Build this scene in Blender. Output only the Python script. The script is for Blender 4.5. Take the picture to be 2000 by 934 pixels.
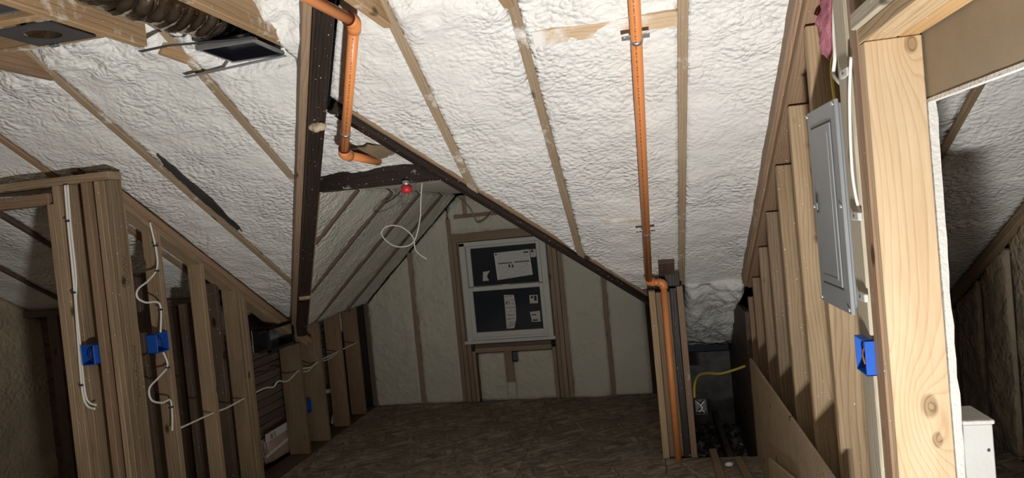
import bpy, bmesh, math, random
from mathutils import Vector, Matrix, noise

random.seed(7)
for o in list(bpy.data.objects):
    bpy.data.objects.remove(o)
S = bpy.context.scene
COL = S.collection

# ------------------------------------------------------------------ camera
YAW, PITCH, ROLL = (math.radians(a) for a in (11.05, -1.55, -5.48))
fw = Vector((-math.sin(YAW)*math.cos(PITCH), math.cos(YAW)*math.cos(PITCH), math.sin(PITCH)))
r0 = Vector((math.cos(YAW), math.sin(YAW), 0)); u0 = r0.cross(fw)
cr = r0*math.cos(ROLL) + u0*math.sin(ROLL); cu = -r0*math.sin(ROLL) + u0*math.cos(ROLL)
cd = bpy.data.cameras.new('camera'); cam = bpy.data.objects.new('camera', cd); COL.objects.link(cam)
cd.sensor_fit = 'HORIZONTAL'; cd.sensor_width = 36; cd.lens = 1329/2000*36; cd.clip_start = .02
cam.matrix_world = Matrix(((cr.x, cu.x, -fw.x, 0), (cr.y, cu.y, -fw.y, 0), (cr.z, cu.z, -fw.z, 1.65), (0, 0, 0, 1)))
S.camera = cam
# ------------------------------------------------------------------ world (night outside) and exposure
W = bpy.data.worlds.new('world'); S.world = W; W.use_nodes = True
W.node_tree.nodes['Background'].inputs[0].default_value = (.014, .015, .017, 1)
W.node_tree.nodes['Background'].inputs[1].default_value = .5
S.view_settings.view_transform = 'Standard'; S.view_settings.look = 'None'
S.view_settings.exposure = 0.0; S.view_settings.gamma = 1; S.view_settings.use_curve_mapping = False
# ------------------------------------------------------------------ the work lamp standing low on the floor, aimed up
LAMP = (.14, .48, .14)
ld = bpy.data.lights.new('work_light_beam', 'AREA'); ld.shape = 'RECTANGLE'; ld.size = .16; ld.size_y = .11
ld.energy = 138; ld.color = (1.0, .98, .945)
lo = bpy.data.objects.new('work_light_beam', ld); COL.objects.link(lo)
lo.location = LAMP
lo.rotation_euler = Vector((.05, -.10, -1)).to_track_quat('Z', 'Y').to_euler()

# ------------------------------------------------------------------ materials
MATS = {}
def nmat(name):
    m = bpy.data.materials.new(name); m.use_nodes = True
    nt = m.node_tree; b = nt.nodes['Principled BSDF']; MATS[name] = m
    return m, nt, b
def N(nt, t, **kw):
    n = nt.nodes.new(t)
    for k, v in kw.items():
        setattr(n, k, v)
    return n
def setin(n, **kw):
    for k, v in kw.items():
        n.inputs[k.replace('_', ' ')].default_value = v
def ramp(nt, stops):
    n = N(nt, 'ShaderNodeValToRGB'); e = n.color_ramp.elements
    while len(e) > 1: e.remove(e[0])
    e[0].position = stops[0][0]; e[0].color = (*stops[0][1], 1)
    for p, c in stops[1:]:
        k = e.new(p); k.color = (*c, 1)
    return n
def g(v): return (v, v, v)
def mapping(nt, src, scale, loc=None):
    m = N(nt, 'ShaderNodeMapping'); m.inputs['Scale'].default_value = scale
    nt.links.new(src, m.inputs['Vector'])
    if loc is not None: nt.links.new(loc, m.inputs['Location'])
    return m.outputs[0]
def mix(nt, fac, a, b, blend='MIX'):
    m = N(nt, 'ShaderNodeMix', data_type='RGBA', blend_type=blend)
    L = nt.links.new
    for s, k in ((fac, 0), (a, 6), (b, 7)):
        if hasattr(s, 'links'): L(s, m.inputs[k])
        else: m.inputs[k].default_value = s if k == 0 else (*s, 1)
    return m.outputs[2]
def math_(nt, op, a, b=None, c=None):
    m = N(nt, 'ShaderNodeMath', operation=op)
    for i, s in enumerate((a, b, c)):
        if s is None: continue
        if hasattr(s, 'links'): nt.links.new(s, m.inputs[i])
        else: m.inputs[i].default_value = s
    return m.outputs[0]
def noi(nt, vec, scale, detail=4, rough=.55, dist=0, dim='3D'):
    n = N(nt, 'ShaderNodeTexNoise'); n.noise_dimensions = dim
    nt.links.new(vec, n.inputs['Vector']); setin(n, Scale=scale, Detail=detail, Roughness=rough, Distortion=dist)
    return n.outputs[0]

def foam_mat(name, tint=(.83, .822, .79), bump=.75, cell=36, stretch=(1, 1.25, 1.25), dirt=.0):
    m, nt, b = nmat(name); L = nt.links.new
    tc = N(nt, 'ShaderNodeTexCoord').outputs['Object']
    wob = N(nt, 'ShaderNodeTexNoise'); L(tc, wob.inputs['Vector']); setin(wob, Scale=9, Detail=3)
    mp = mapping(nt, tc, stretch)
    add = N(nt, 'ShaderNodeVectorMath', operation='MULTIPLY_ADD')
    L(wob.outputs['Color'], add.inputs[0]); add.inputs[1].default_value = (.09,)*3; L(mp, add.inputs[2])
    v = N(nt, 'ShaderNodeTexVoronoi', feature='SMOOTH_F1'); L(add.outputs[0], v.inputs['Vector'])
    setin(v, Scale=cell, Smoothness=.35)
    inv = math_(nt, 'SUBTRACT', 1.0, v.outputs['Distance'])
    n1 = noi(nt, add.outputs[0], 26, 5, .6)
    n2 = noi(nt, tc, 130, 3, .6)
    patch = noi(nt, tc, 2.3, 2)
    amp = ramp(nt, [(.35, g(.25)), (.66, g(1.25))]); L(patch, amp.inputs[0])
    h = math_(nt, 'MULTIPLY', inv, amp.outputs[0])
    h = math_(nt, 'MULTIPLY', h, 1.25); h = math_(nt, 'MULTIPLY_ADD', n1, .75, h); h = math_(nt, 'MULTIPLY_ADD', n2, .16, h)
    bp = N(nt, 'ShaderNodeBump'); setin(bp, Strength=bump, Distance=.016); L(h, bp.inputs['Height']); L(bp.outputs[0], b.inputs['Normal'])
    big = noi(nt, tc, 1.7, 4)
    dk = tuple(c*.90 for c in tint)
    cr_ = ramp(nt, [(.35, dk), (.65, tint)]); L(big, cr_.inputs[0])
    col = cr_.outputs[0]
    spk = noi(nt, tc, 48, 2); rs = ramp(nt, [(.22, g(1)), (.255, g(0))]); L(spk, rs.inputs[0])
    col = mix(nt, rs.outputs[0], col, (.30, .25, .19))
    if dirt:
        dn = noi(nt, tc, 5, 5); rd = ramp(nt, [(.42, g(0)), (.62, g(dirt))]); L(dn, rd.inputs[0])
        col = mix(nt, rd.outputs[0], col, (.27, .20, .14))
    L(col, b.inputs['Base Color']); setin(b, Roughness=.5); b.inputs['Specular IOR Level'].default_value = .35
    return m

def wood_mat(name, light, dark, spray=0.0, rough=.62, grain=1.0, knots=None, ring=26, var=.25, speck=.3):
    """lumber: local X is the length; random offset per object"""
    def ds(c, k=.93):
        l = .3*c[0]+.6*c[1]+.1*c[2]; return tuple(l+(v-l)*k for v in c)
    light, dark = ds(light), ds(dark)
    m, nt, b = nmat(name); L = nt.links.new
    tc = N(nt, 'ShaderNodeTexCoord').outputs['Object']
    oi = N(nt, 'ShaderNodeObjectInfo')
    sc = N(nt, 'ShaderNodeVectorMath', operation='SCALE'); cmb = N(nt, 'ShaderNodeCombineXYZ')
    for i in range(3): L(oi.outputs['Random'], cmb.inputs[i])
    L(cmb.outputs[0], sc.inputs[0]); sc.inputs['Scale'].default_value = 37.0
    loc = sc.outputs[0]
    sx = N(nt, 'ShaderNodeSeparateXYZ'); L(tc, sx.inputs[0])
    # growth rings: distance-like coordinate bent by stretched noise
    bend = noi(nt, mapping(nt, tc, (.9, 6, 6), loc), 1.0, 3)
    yz = math_(nt, 'ADD', sx.outputs[1], math_(nt, 'MULTIPLY', sx.outputs[2], .8))
    coord = math_(nt, 'MULTIPLY_ADD', bend, .11, yz)
    kmask = None
    if knots:
        for (kx, ky, kr) in knots:
            dx = math_(nt, 'SUBTRACT', sx.outputs[0], kx); dy = math_(nt, 'SUBTRACT', sx.outputs[1], ky)
            dx = math_(nt, 'MULTIPLY', dx, .62)
            d = math_(nt, 'SQRT', math_(nt, 'ADD', math_(nt, 'MULTIPLY', dx, dx), math_(nt, 'MULTIPLY', dy, dy)))
            e = math_(nt, 'POWER', 2.718, math_(nt, 'MULTIPLY', d, -1/(kr*1.5)))
            coord = math_(nt, 'MULTIPLY_ADD', e, kr*3.2, coord)
            k = N(nt, 'ShaderNodeMapRange'); L(d, k.inputs[0]); setin(k, From_Min=kr*.36, From_Max=kr*.54, To_Min=.85, To_Max=0)
            kmask = k.outputs[0] if kmask is None else math_(nt, 'MAXIMUM', kmask, k.outputs[0])
    rings = math_(nt, 'FRACT', math_(nt, 'MULTIPLY', coord, ring*2.6))
    rr = ramp(nt, [(0, g(0)), (.62, g(.25)), (.86, g(1)), (1, g(0))]); L(rings, rr.inputs[0])
    fine = noi(nt, mapping(nt, tc, (5, 150, 150), loc), 1.0, 4, .6)
    fr = ramp(nt, [(.35, g(0)), (.7, g(1))]); L(fine, fr.inputs[0])
    f = math_(nt, 'MULTIPLY', rr.outputs[0], .55*grain); f = math_(nt, 'MULTIPLY_ADD', fr.outputs[0], .30*grain, f)
    blot = noi(nt, mapping(nt, tc, (2, 9, 9), loc), 1.0, 4); br = ramp(nt, [(.4, g(0)), (.75, g(1))]); L(blot, br.inputs[0])
    f = math_(nt, 'MULTIPLY_ADD', br.outputs[0], .50, f)
    col = mix(nt, f, light, dark)
    # knots anywhere
    kv = N(nt, 'ShaderNodeTexVoronoi'); L(mapping(nt, tc, (3.2, 6.5, 6.5), loc), kv.inputs['Vector']); setin(kv, Scale=1.0)
    kr_ = ramp(nt, [(.07, g(1)), (.13, g(0))]); L(kv.outputs['Distance'], kr_.inputs[0])
    if not knots:
        col = mix(nt, kr_.outputs[0], col, tuple(c*.35 for c in dark))
    else:
        col = mix(nt, kmask, col, mix(nt, rr.outputs[0], tuple(c*.75 for c in dark), tuple(c*.3 for c in dark)))
    hv = N(nt, 'ShaderNodeHueSaturation'); L(col, hv.inputs['Color'])
    hv.inputs['Value'].default_value = 1
    val = math_(nt, 'MULTIPLY_ADD', oi.outputs['Random'], var, 1-var/2); L(val, hv.inputs['Value'])
    col = hv.outputs[0]
    geo = N(nt, 'ShaderNodeNewGeometry').outputs['Position']
    if speck:
        sp = noi(nt, geo, 95, 1); rs = ramp(nt, [(.765-.012*speck, g(0)), (.785-.012*speck, g(1))]); L(sp, rs.inputs[0])
        col = mix(nt, rs.outputs[0], col, (.78, .76, .70))
    if spray:
        s1 = noi(nt, geo, 5.5, 5, .65); r1 = ramp(nt, [(.66-spray, g(0)), (.80-spray, g(1))]); L(s1, r1.inputs[0])
        col = mix(nt, r1.outputs[0], col, (.80, .785, .74))
    L(col, b.inputs['Base Color'])
    bp = N(nt, 'ShaderNodeBump'); setin(bp, Strength=.35, Distance=.003); L(f, bp.inputs['Height']); L(bp.outputs[0], b.inputs['Normal'])
    setin(b, Roughness=rough); b.inputs['Specular IOR Level'].default_value = .3
    return m

def plain(name, c, rough=.5, metal=0, bump=0, bscale=60, var=.0, vs=8):
    m, nt, b = nmat(name); L = nt.links.new
    tc = N(nt, 'ShaderNodeTexCoord').outputs['Object']
    n = noi(nt, tc, vs, 4); r = ramp(nt, [(.3, tuple(x*(1-var) for x in c)), (.7, tuple(min(1, x*(1+var)) for x in c))]); L(n, r.inputs[0])
    L(r.outputs[0], b.inputs['Base Color']); setin(b, Roughness=rough, Metallic=metal)
    if bump:
        h = noi(nt, tc, bscale, 4); bp = N(nt, 'ShaderNodeBump'); setin(bp, Strength=bump, Distance=.006)
        L(h, bp.inputs['Height']); L(bp.outputs[0], b.inputs['Normal'])
    return m

foam = foam_mat('spray_foam')
foam_glob = foam_mat('spray_foam_lumpy', bump=.7, cell=17, stretch=(1, 1, 1))
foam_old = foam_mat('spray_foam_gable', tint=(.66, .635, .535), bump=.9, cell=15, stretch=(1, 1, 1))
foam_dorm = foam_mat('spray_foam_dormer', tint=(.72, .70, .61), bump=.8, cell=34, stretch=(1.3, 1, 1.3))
foam_tan_shaded = foam_mat('spray_foam_tan_shaded', tint=(.52, .42, .30), bump=.6, cell=30, stretch=(1, 1, 1))  # tan tint paints shade into foam walls; the peak blob is tan itself
w_new = wood_mat('new_lumber', (.46, .335, .195), (.27, .17, .085), var=.35)
w_post = wood_mat('pale_post_lumber', (.60, .455, .285), (.43, .275, .135), knots=[(.997, .042, .034), (.022, .018, .045), (-.072, .031, .030)], ring=16, var=.02, grain=.75, speck=0)
w_jack = wood_mat('orange_lumber', (.52, .33, .15), (.40, .22, .08))
w_joist = wood_mat('joist_lumber', (.42, .275, .14), (.28, .165, .075), spray=.10, ring=20)
w_raft = wood_mat('rafter_lumber', (.38, .285, .185), (.26, .18, .11), spray=.08)
w_raft2 = wood_mat('rafter_sister_lumber', (.36, .245, .155), (.23, .145, .085), spray=.02)
w_brown = wood_mat('brown_stud_lumber', (.345, .245, .145), (.175, .115, .066), var=.5)
w_red = wood_mat('reddish_lumber', (.35, .225, .135), (.21, .125, .07), var=.3)
w_grey = wood_mat('grey_green_lumber', (.50, .45, .34), (.34, .29, .20))
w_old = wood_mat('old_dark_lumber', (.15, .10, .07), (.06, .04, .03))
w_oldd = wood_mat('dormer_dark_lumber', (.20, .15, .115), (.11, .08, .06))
w_gab = wood_mat('gable_lumber', (.36, .265, .18), (.22, .15, .10))
w_black = wood_mat('charred_valley_lumber', (.040, .028, .022), (.014, .010, .009), spray=-.02, rough=.45, speck=1.6)
w_blackb = wood_mat('charred_tie_lumber', (.040, .028, .022), (.014, .010, .009), spray=.10, rough=.45, speck=1.6)
ply = wood_mat('plywood_face', (.44, .33, .215), (.30, .215, .135), ring=9, grain=.7)
paper_tan = plain('drywall_back_paper', (.25, .195, .13), .8, bump=.12, bscale=300, var=.06)
drywall_white = plain('drywall_edge', (.54, .53, .50), .8, bump=.6, bscale=90, var=.05)
pipe_or = plain('orange_cpvc', (.78, .29, .10), .38, var=.04)
steel = plain('galvanised_steel', (.42, .43, .44), .42, .8, var=.15)
zinc = plain('zinc_bracket', (.45, .46, .48), .4, .7, var=.1)
panel_g = plain('panel_grey_paint', (.27, .285, .295), .42, .1, bump=.05, bscale=400, var=.05)
panel_gap = plain('panel_seam', (.05, .055, .06), .6)
screw_m = plain('screw_zinc', (.75, .75, .72), .3, .9)
blue = plain('blue_plastic_box', (.012, .085, .42), .35, var=.05)
cable_w = plain('white_cable', (.74, .72, .67), .5)
cable_y = plain('yellow_cable', (.55, .42, .07), .5)
cable_k = plain('black_cable', (.02, .02, .02), .5)
copper = plain('copper_wire', (.55, .24, .10), .35, .9)
staple = plain('cable_staple', (.02, .03, .08), .4)
black_m = plain('black_register_metal', (.012, .013, .018), .28, .3, var=.2)
dark_sheet = plain('dark_grey_sheet_metal', (.10, .10, .105), .45, .6, var=.2)
foil = plain('foil_duct_wrap', (.58, .53, .48), .15, 1.0, bump=.8, bscale=18, var=.3)
red_p = plain('red_cap_plastic', (.55, .03, .035), .4)
vinyl = plain('window_vinyl', (.60, .60, .57), .45, var=.03)
dark_hole = plain('dark_void_board', (.035, .03, .026), .9, var=.4)
debris_m = plain('dark_debris', (.07, .065, .06), .9, bump=.6, bscale=40, var=.6, vs=25)
pink = plain('pink_insulation', (.50, .18, .24), .95, bump=1.0, bscale=70, var=.25)
white_b = plain('white_box_board', (.50, .50, .48), .7, bump=.15, bscale=80, var=.05)
pvc_w = plain('white_plastic_trim', (.70, .69, .66), .45)
bag_m = plain('printed_bag', (.42, .33, .27), .5, bump=.5, bscale=20, var=.3)
ink = plain('black_ink', (.02, .02, .02), .7)
lamp_k = plain('lamp_black_plastic', (.03, .03, .03), .5)
lamp_y = plain('lamp_yellow_plastic', (.7, .45, .03), .5)

def glass_mat():
    m, nt, b = nmat('window_glass')
    setin(b, Base_Color=(.62, .66, .70, 1), Roughness=.06, IOR=1.45)
    b.inputs['Transmission Weight'].default_value = 1.0
    return m
glass = glass_mat()

def osb_mat():
    m, nt, b = nmat('osb_strands'); L = nt.links.new
    tc = N(nt, 'ShaderNodeTexCoord').outputs['Object']
    cols = None
    for i, (rot, sc) in enumerate(((.3, (9, 42, 20)), (1.25, (8, 38, 20)), (-.6, (9, 46, 20)))):
        mp = N(nt, 'ShaderNodeMapping'); mp.inputs['Rotation'].default_value = (0, 0, rot); L(tc, mp.inputs['Vector'])
        m2 = mapping(nt, mp.outputs[0], sc)
        v = N(nt, 'ShaderNodeTexVoronoi'); L(m2, v.inputs['Vector']); setin(v, Scale=1, Randomness=1)
        s = N(nt, 'ShaderNodeSeparateColor'); L(v.outputs['Color'], s.inputs[0])
        r = ramp(nt, [(0, (.155, .122, .092)), (.5, (.27, .215, .165)), (.85, (.34, .28, .215)), (1, (.46, .39, .31))]); L(s.outputs[0], r.inputs[0])
        if cols is None: cols = r.outputs[0]
        else:
            rm = ramp(nt, [(.50, g(0)), (.52, g(1))]); L(s.outputs[1], rm.inputs[0]); cols = mix(nt, rm.outputs[0], cols, r.outputs[0])
    dn = noi(nt, tc, 3, 5); rd = ramp(nt, [(.35, g(.75)), (.7, g(1.1))]); L(dn, rd.inputs[0])
    cols = mix(nt, 1.0, cols, rd.outputs[0], 'MULTIPLY')
    L(cols, b.inputs['Base Color']); setin(b, Roughness=.75)
    sp = N(nt, 'ShaderNodeSeparateColor'); L(cols, sp.inputs[0])
    bp = N(nt, 'ShaderNodeBump'); setin(bp, Strength=.3, Distance=.006); L(sp.outputs[0], bp.inputs['Height']); L(bp.outputs[0], b.inputs['Normal'])
    return m
osb = osb_mat()

def print_mat(name, paperc, rows, cols, lo_=.48):
    """flat print: rows of broken dark lines on paper (unreadably small text)"""
    m, nt, b = nmat(name); L = nt.links.new
    tc = N(nt, 'ShaderNodeTexCoord').outputs['Generated']
    sx = N(nt, 'ShaderNodeSeparateXYZ'); L(tc, sx.inputs[0])
    rw = math_(nt, 'FRACT', math_(nt, 'MULTIPLY', sx.outputs[2], rows))
    line = math_(nt, 'MULTIPLY', math_(nt, 'GREATER_THAN', rw, .35), math_(nt, 'LESS_THAN', rw, .75))
    n = noi(nt, mapping(nt, tc, (cols, 1, rows)), 1.0, 2); wd = math_(nt, 'GREATER_THAN', n, lo_)
    ex = math_(nt, 'MULTIPLY', math_(nt, 'GREATER_THAN', sx.outputs[0], .07), math_(nt, 'LESS_THAN', sx.outputs[0], .93))
    f = math_(nt, 'MULTIPLY', math_(nt, 'MULTIPLY', line, wd), math_(nt, 'MULTIPLY', ex, .55))
    L(mix(nt, f, paperc, (.12, .12, .12)), b.inputs['Base Color']); setin(b, Roughness=.7)
    return m
paper_p = print_mat('printed_sheet', (.66, .66, .64), 24, 30)
paper_s = print_mat('printed_sticker', (.62, .60, .55), 9, 10, .45)

def pipe_print_mat():
    """orange pipe with a faint line of dark print along its underside (local X is the length)"""
    m, nt, b = nmat('orange_cpvc_printed'); L = nt.links.new
    tc = N(nt, 'ShaderNodeTexCoord').outputs['Object']
    sx = N(nt, 'ShaderNodeSeparateXYZ'); L(tc, sx.inputs[0])
    ang = math_(nt, 'ARCTAN2', sx.outputs[1], sx.outputs[2])
    band = math_(nt, 'LESS_THAN', math_(nt, 'ABSOLUTE', math_(nt, 'SUBTRACT', ang, 2.95)), .16)
    n = noi(nt, mapping(nt, tc, (150, 0, 0)), 1.0, 2, dim='3D'); ch = math_(nt, 'GREATER_THAN', n, .50)
    f = math_(nt, 'MULTIPLY', band, ch)
    L(mix(nt, math_(nt, 'MULTIPLY', f, .8), (.78, .29, .10), (.05, .03, .02)), b.inputs['Base Color']); setin(b, Roughness=.38)
    return m
pipe_pr = pipe_print_mat()

# ------------------------------------------------------------------ mesh helpers
def link(o, parent=None):
    COL.objects.link(o)
    if parent is not None:
        o.parent = parent
        o.matrix_parent_inverse = WM[parent.name].inverted()
    return o
WM = {}
def mk(name, verts, faces, mat, parent=None, smooth=False, matrix=None):
    me = bpy.data.meshes.new(name); me.from_pydata([tuple(v) for v in verts], [], faces); me.update()
    if mat: me.materials.append(mat)
    if smooth:
        for p in me.polygons: p.use_smooth = True
    o = bpy.data.objects.new(name, me)
    M = matrix or Matrix.Identity(4)
    link(o, parent)
    o.matrix_basis = M; WM[o.name] = M
    return o
def thing(name, label, cat, loc=(0, 0, 0), group=None, kind=None):
    o = bpy.data.objects.new(name, None); COL.objects.link(o); o.empty_display_size = .1
    o.location = loc; WM[o.name] = Matrix.Translation(loc)
    return tag(o, label, cat, group, kind)
def tag(o, label=None, cat=None, group=None, kind=None):
    if label: o['label'] = label
    if cat: o['category'] = cat
    if group: o['group'] = group
    if kind: o['kind'] = kind
    return o
def struct(o, label, cat):
    return tag(o, label, cat, kind='structure')

def box_mesh(lx, ly, lz, bev):
    x, y, z = lx/2, ly/2, lz/2; b = min(bev, x*.4, y*.4, z*.4)
    bm = bmesh.new(); bmesh.ops.create_cube(bm, size=1)
    bmesh.ops.scale(bm, vec=(lx, ly, lz), verts=bm.verts)
    if b > 0: bmesh.ops.bevel(bm, geom=list(bm.edges), offset=b, segments=1, affect='EDGES')
    V = [v.co.copy() for v in bm.verts]; bm.verts.index_update()
    Fc = [[v.index for v in f.verts] for f in bm.faces]; bm.free()
    return V, Fc
def lumber(name, p0, p1, w, d, mat, parent=None, up=(0, 0, 1), bev=.003, bow=0):
    """a board from p0 to p1 (centre line); w across, d along 'up'"""
    p0, p1 = Vector(p0), Vector(p1); X = (p1-p0); ln = X.length; X.normalize()
    Y = Vector(up).cross(X).normalized(); Z = X.cross(Y)
    M = Matrix(((X.x, Y.x, Z.x, 0), (X.y, Y.y, Z.y, 0), (X.z, Y.z, Z.z, 0), (0, 0, 0, 1)))
    M.translation = (p0+p1)/2
    V, Fc = box_mesh(ln, w, d, bev)
    return mk(name, V, Fc, mat, parent, matrix=M)
def abox(name, x0, x1, y0, y1, z0, z1, mat, parent=None, bev=.003, lean=0):
    """axis-aligned board; the longest side becomes the local X"""
    L = [x1-x0, y1-y0, z1-z0]; c = Vector(((x0+x1)/2, (y0+y1)/2, (z0+z1)/2))
    k = max(range(3), key=lambda i: L[i])
    if k == 0: return lumber(name, (x0, c.y, c.z), (x1, c.y, c.z), L[1], L[2], mat, parent, bev=bev)
    if k == 1: return lumber(name, (c.x, y0, c.z), (c.x, y1, c.z), L[0], L[2], mat, parent, bev=bev)
    return lumber(name, (c.x, c.y, z0), (c.x+lean, c.y, z1), L[0], L[1], mat, parent, up=(0, 1, 0), bev=bev)
def prism(name, poly, axis, a0, a1, mat, parent=None, up='z'):
    """extrude a polygon along an axis. axis 'x': poly is (y,z); 'y': (x,z); 'z': (x,y)"""
    def P(p, a):
        return {'x': (a, p[0], p[1]), 'y': (p[0], a, p[1]), 'z': (p[0], p[1], a)}[axis]
    n = len(poly); V = [P(p, a0) for p in poly]+[P(p, a1) for p in poly]
    F = [list(range(n)), list(range(2*n-1, n-1, -1))]+[[i, n+i, n+(i+1) % n, (i+1) % n] for i in range(n)]
    c = sum((Vector(v) for v in V), Vector())/len(V)
    o = mk(name, [Vector(v)-c for v in V], F, mat, parent, matrix=Matrix.Translation(c))
    bm = bmesh.new(); bm.from_mesh(o.data); bmesh.ops.recalc_face_normals(bm, faces=bm.faces); bm.to_mesh(o.data); bm.free()
    return o
def smooth_path(pts, k=6):
    pts = [Vector(p) for p in pts]; out = []
    for i in range(len(pts)-1):
        a = pts[max(i-1, 0)]; b = pts[i]; c = pts[i+1]; d = pts[min(i+2, len(pts)-1)]
        for j in range(k):
            t = j/k
            out.append(.5*((2*b)+(c-a)*t+(2*a-5*b+4*c-d)*t*t+(3*b-a-3*c+d)*t**3))
    out.append(pts[-1]); return out
def tube(name, pts, r, mat, parent=None, n=8, smooth=True, k=6, flat=1.0):
    P = smooth_path(pts, k) if smooth else [Vector(p) for p in pts]
    c = P[0].copy(); V = []; F = []; ref = None
    for i, p in enumerate(P):
        t = (P[min(i+1, len(P)-1)]-P[max(i-1, 0)]).normalized()
        if ref is None: ref = Vector((0, 0, 1)) if abs(t.z) < .9 else Vector((1, 0, 0))
        a = (ref-t*ref.dot(t)).normalized(); ref = a; b = t.cross(a)
        for q in range(n):
            an = 2*math.pi*q/n; V.append(p-c+(a*math.cos(an)*flat+b*math.sin(an))*r)
    m = len(P)
    for i in range(m-1):
        for q in range(n):
            F.append([i*n+q, i*n+(q+1) % n, (i+1)*n+(q+1) % n, (i+1)*n+q])
    F.append(list(range(n-1, -1, -1))); F.append([(m-1)*n+q for q in range(n)])
    o = mk(name, V, F, mat, parent, smooth=True, matrix=Matrix.Translation(c)); return o
def pipe(name, p0, p1, r, mat, parent=None, n=20, up=(0, 0, 1)):
    p0, p1 = Vector(p0), Vector(p1); X = (p1-p0); ln = X.length; X.normalize()
    Y = Vector(up).cross(X).normalized(); Z = X.cross(Y)
    M = Matrix(((X.x, Y.x, Z.x, 0), (X.y, Y.y, Z.y, 0), (X.z, Y.z, Z.z, 0), (0, 0, 0, 1))); M.translation = (p0+p1)/2
    V = []; F = []
    for s in (-ln/2, ln/2):
        for q in range(n):
            a = 2*math.pi*q/n; V.append((s, r*math.cos(a), r*math.sin(a)))
    for q in range(n): F.append([q, (q+1) % n, n+(q+1) % n, n+q])
    o = mk(name, V, F+[list(range(n-1, -1, -1)), list(range(n, 2*n))], mat, parent, matrix=M)
    for f in o.data.polygons[:n]: f.use_smooth = True
    return o
def fbm(p, o=4): return noise.fractal(p, 1.0, 2.0, o)
def dome(p):
    d = noise.voronoi(p)[0][0]
    return 1-min(1, d*d*1.8)
def foam_sheet(name, P, nrm, nu, nv, mat, parent, lump=.010, glob=None, edge=.012, thick=.06, seedoff=0):
    """P(s,t)->Vector over a grid; displaced along nrm (towards the room); closed behind by a skirt"""
    V = []; F = []; nrm = Vector(nrm).normalized(); sd = Vector((seedoff, seedoff*.7, 0))
    for j in range(nv+1):
        for i in range(nu+1):
            s, t = i/nu, j/nv; p = P(s, t); q = p+sd
            e = min(s, 1-s)*nu; e2 = 1-min(1, e/2.0)
            d = lump*1.5*fbm(q*2.6, 3)+lump*.6*fbm(q*9, 3)+.005*dome(Vector((q.x*7, q.y*12, q.z*12)))
            if glob:
                a = glob(p)
                if a > 0: d += a*(.026*dome(q*7+Vector((fbm(q*6, 2)*.5, 0, 0)))+.016*dome(q*13)+.014*fbm(q*5, 3))
            if -1.63 < p.x < -1.33 and 2.27 < p.y < 2.62 and nrm.z < -.5: d = d*.4-.06
            d = d*(1-.6*e2)-edge*0*e2+.004*e2*fbm(q*20, 2)
            V.append(p+nrm*d)
    W_ = nu+1
    for j in range(nv):
        for i in range(nu):
            F.append([j*W_+i, j*W_+i+1, (j+1)*W_+i+1, (j+1)*W_+i])
    # skirt
    rim = [i for i in range(W_)]+[j*W_+nu for j in range(1, nv+1)]+[nv*W_+i for i in range(nu-1, -1, -1)]+[j*W_ for j in range(nv-1, 0, -1)]
    b0 = len(V)
    for i in rim: V.append(V[i]-nrm*thick)
    for k in range(len(rim)):
        k2 = (k+1) % len(rim); F.append([rim[k2], rim[k], b0+k, b0+k2])
    c = V[0].copy()
    o = mk(name, V, F, mat, parent, smooth=True)
    fn = o.data.polygons[0].normal
    if fn.dot(nrm) < 0:
        o.data.flip_normals()
    return o

# ================================================================== THE SETTING
SL = .608
def zr(y): return 3.95-SL*y                     # underside of the main rafters
RN = Vector((0, -SL, -1)).normalized()          # roof normal, into the room
RU = -RN                                        # up through the roof
def xl(y): return -1.335-(y-2.796)/1.5625       # left valley in plan (runs on up past the peak)
def xrv(y): return -1.335+(y-2.796)/1.5625      # right valley
Y0 = .6                                          # ridge

# ---- floor: a dark base slab and OSB panels lying on it
floor = struct(mk('floor', [(-4.7, -2.6, -.03), (3.2, -2.6, -.03), (3.2, 4.5, -.03), (0.0, 4.5, -.03), (0.0, 6.2, -.03), (-3.1, 6.2, -.03), (-3.1, 4.6, -.03), (-4.7, 4.6, -.03),
                            (-4.7, -2.6, -.2), (3.2, -2.6, -.2), (3.2, 4.5, -.2), (0.0, 4.5, -.2), (0.0, 6.2, -.2), (-3.1, 6.2, -.2), (-3.1, 4.6, -.2), (-4.7, 4.6, -.2)],
                  [list(range(8)), list(range(15, 7, -1))]+[[i, 8+i, 8+(i+1) % 8, (i+1) % 8] for i in range(8)], dark_hole),
               'brown strand board attic floor with panel seams', 'floor')
def osb_panel(x0, x1, y0, y1, dz=0):
    g_ = .003
    V, Fc = box_mesh(x1-x0-g_, y1-y0-g_, .026, .002)
    return mk('osb_panel', V, Fc, osb, floor, matrix=Matrix.Translation(((x0+x1)/2, (y0+y1)/2, -.013+dz)))
osb_panel(-2.67, -.955, 4.24, 6.1); osb_panel(-.955, 0.015, 4.52, 6.1, .0015)
osb_panel(-.955, .0, 4.24, 4.52, .0005); osb_panel(.0, .62, 4.24, 4.5, .001)
osb_panel(-2.67, -1.2, 2.9, 4.24); osb_panel(-1.2, .62, 2.9, 4.24, .001)
osb_panel(-2.67, -.6, 1.5, 2.9); osb_panel(-.6, .62, 1.5, 2.9, .001); osb_panel(.78, 2.0, 1.5, 3.3); osb_panel(.78, 2.0, 3.3, 4.5)
osb_panel(-2.67, -.2, -1.2, 1.5); osb_panel(-.2, 2.0, -1.2, 1.5)

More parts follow.
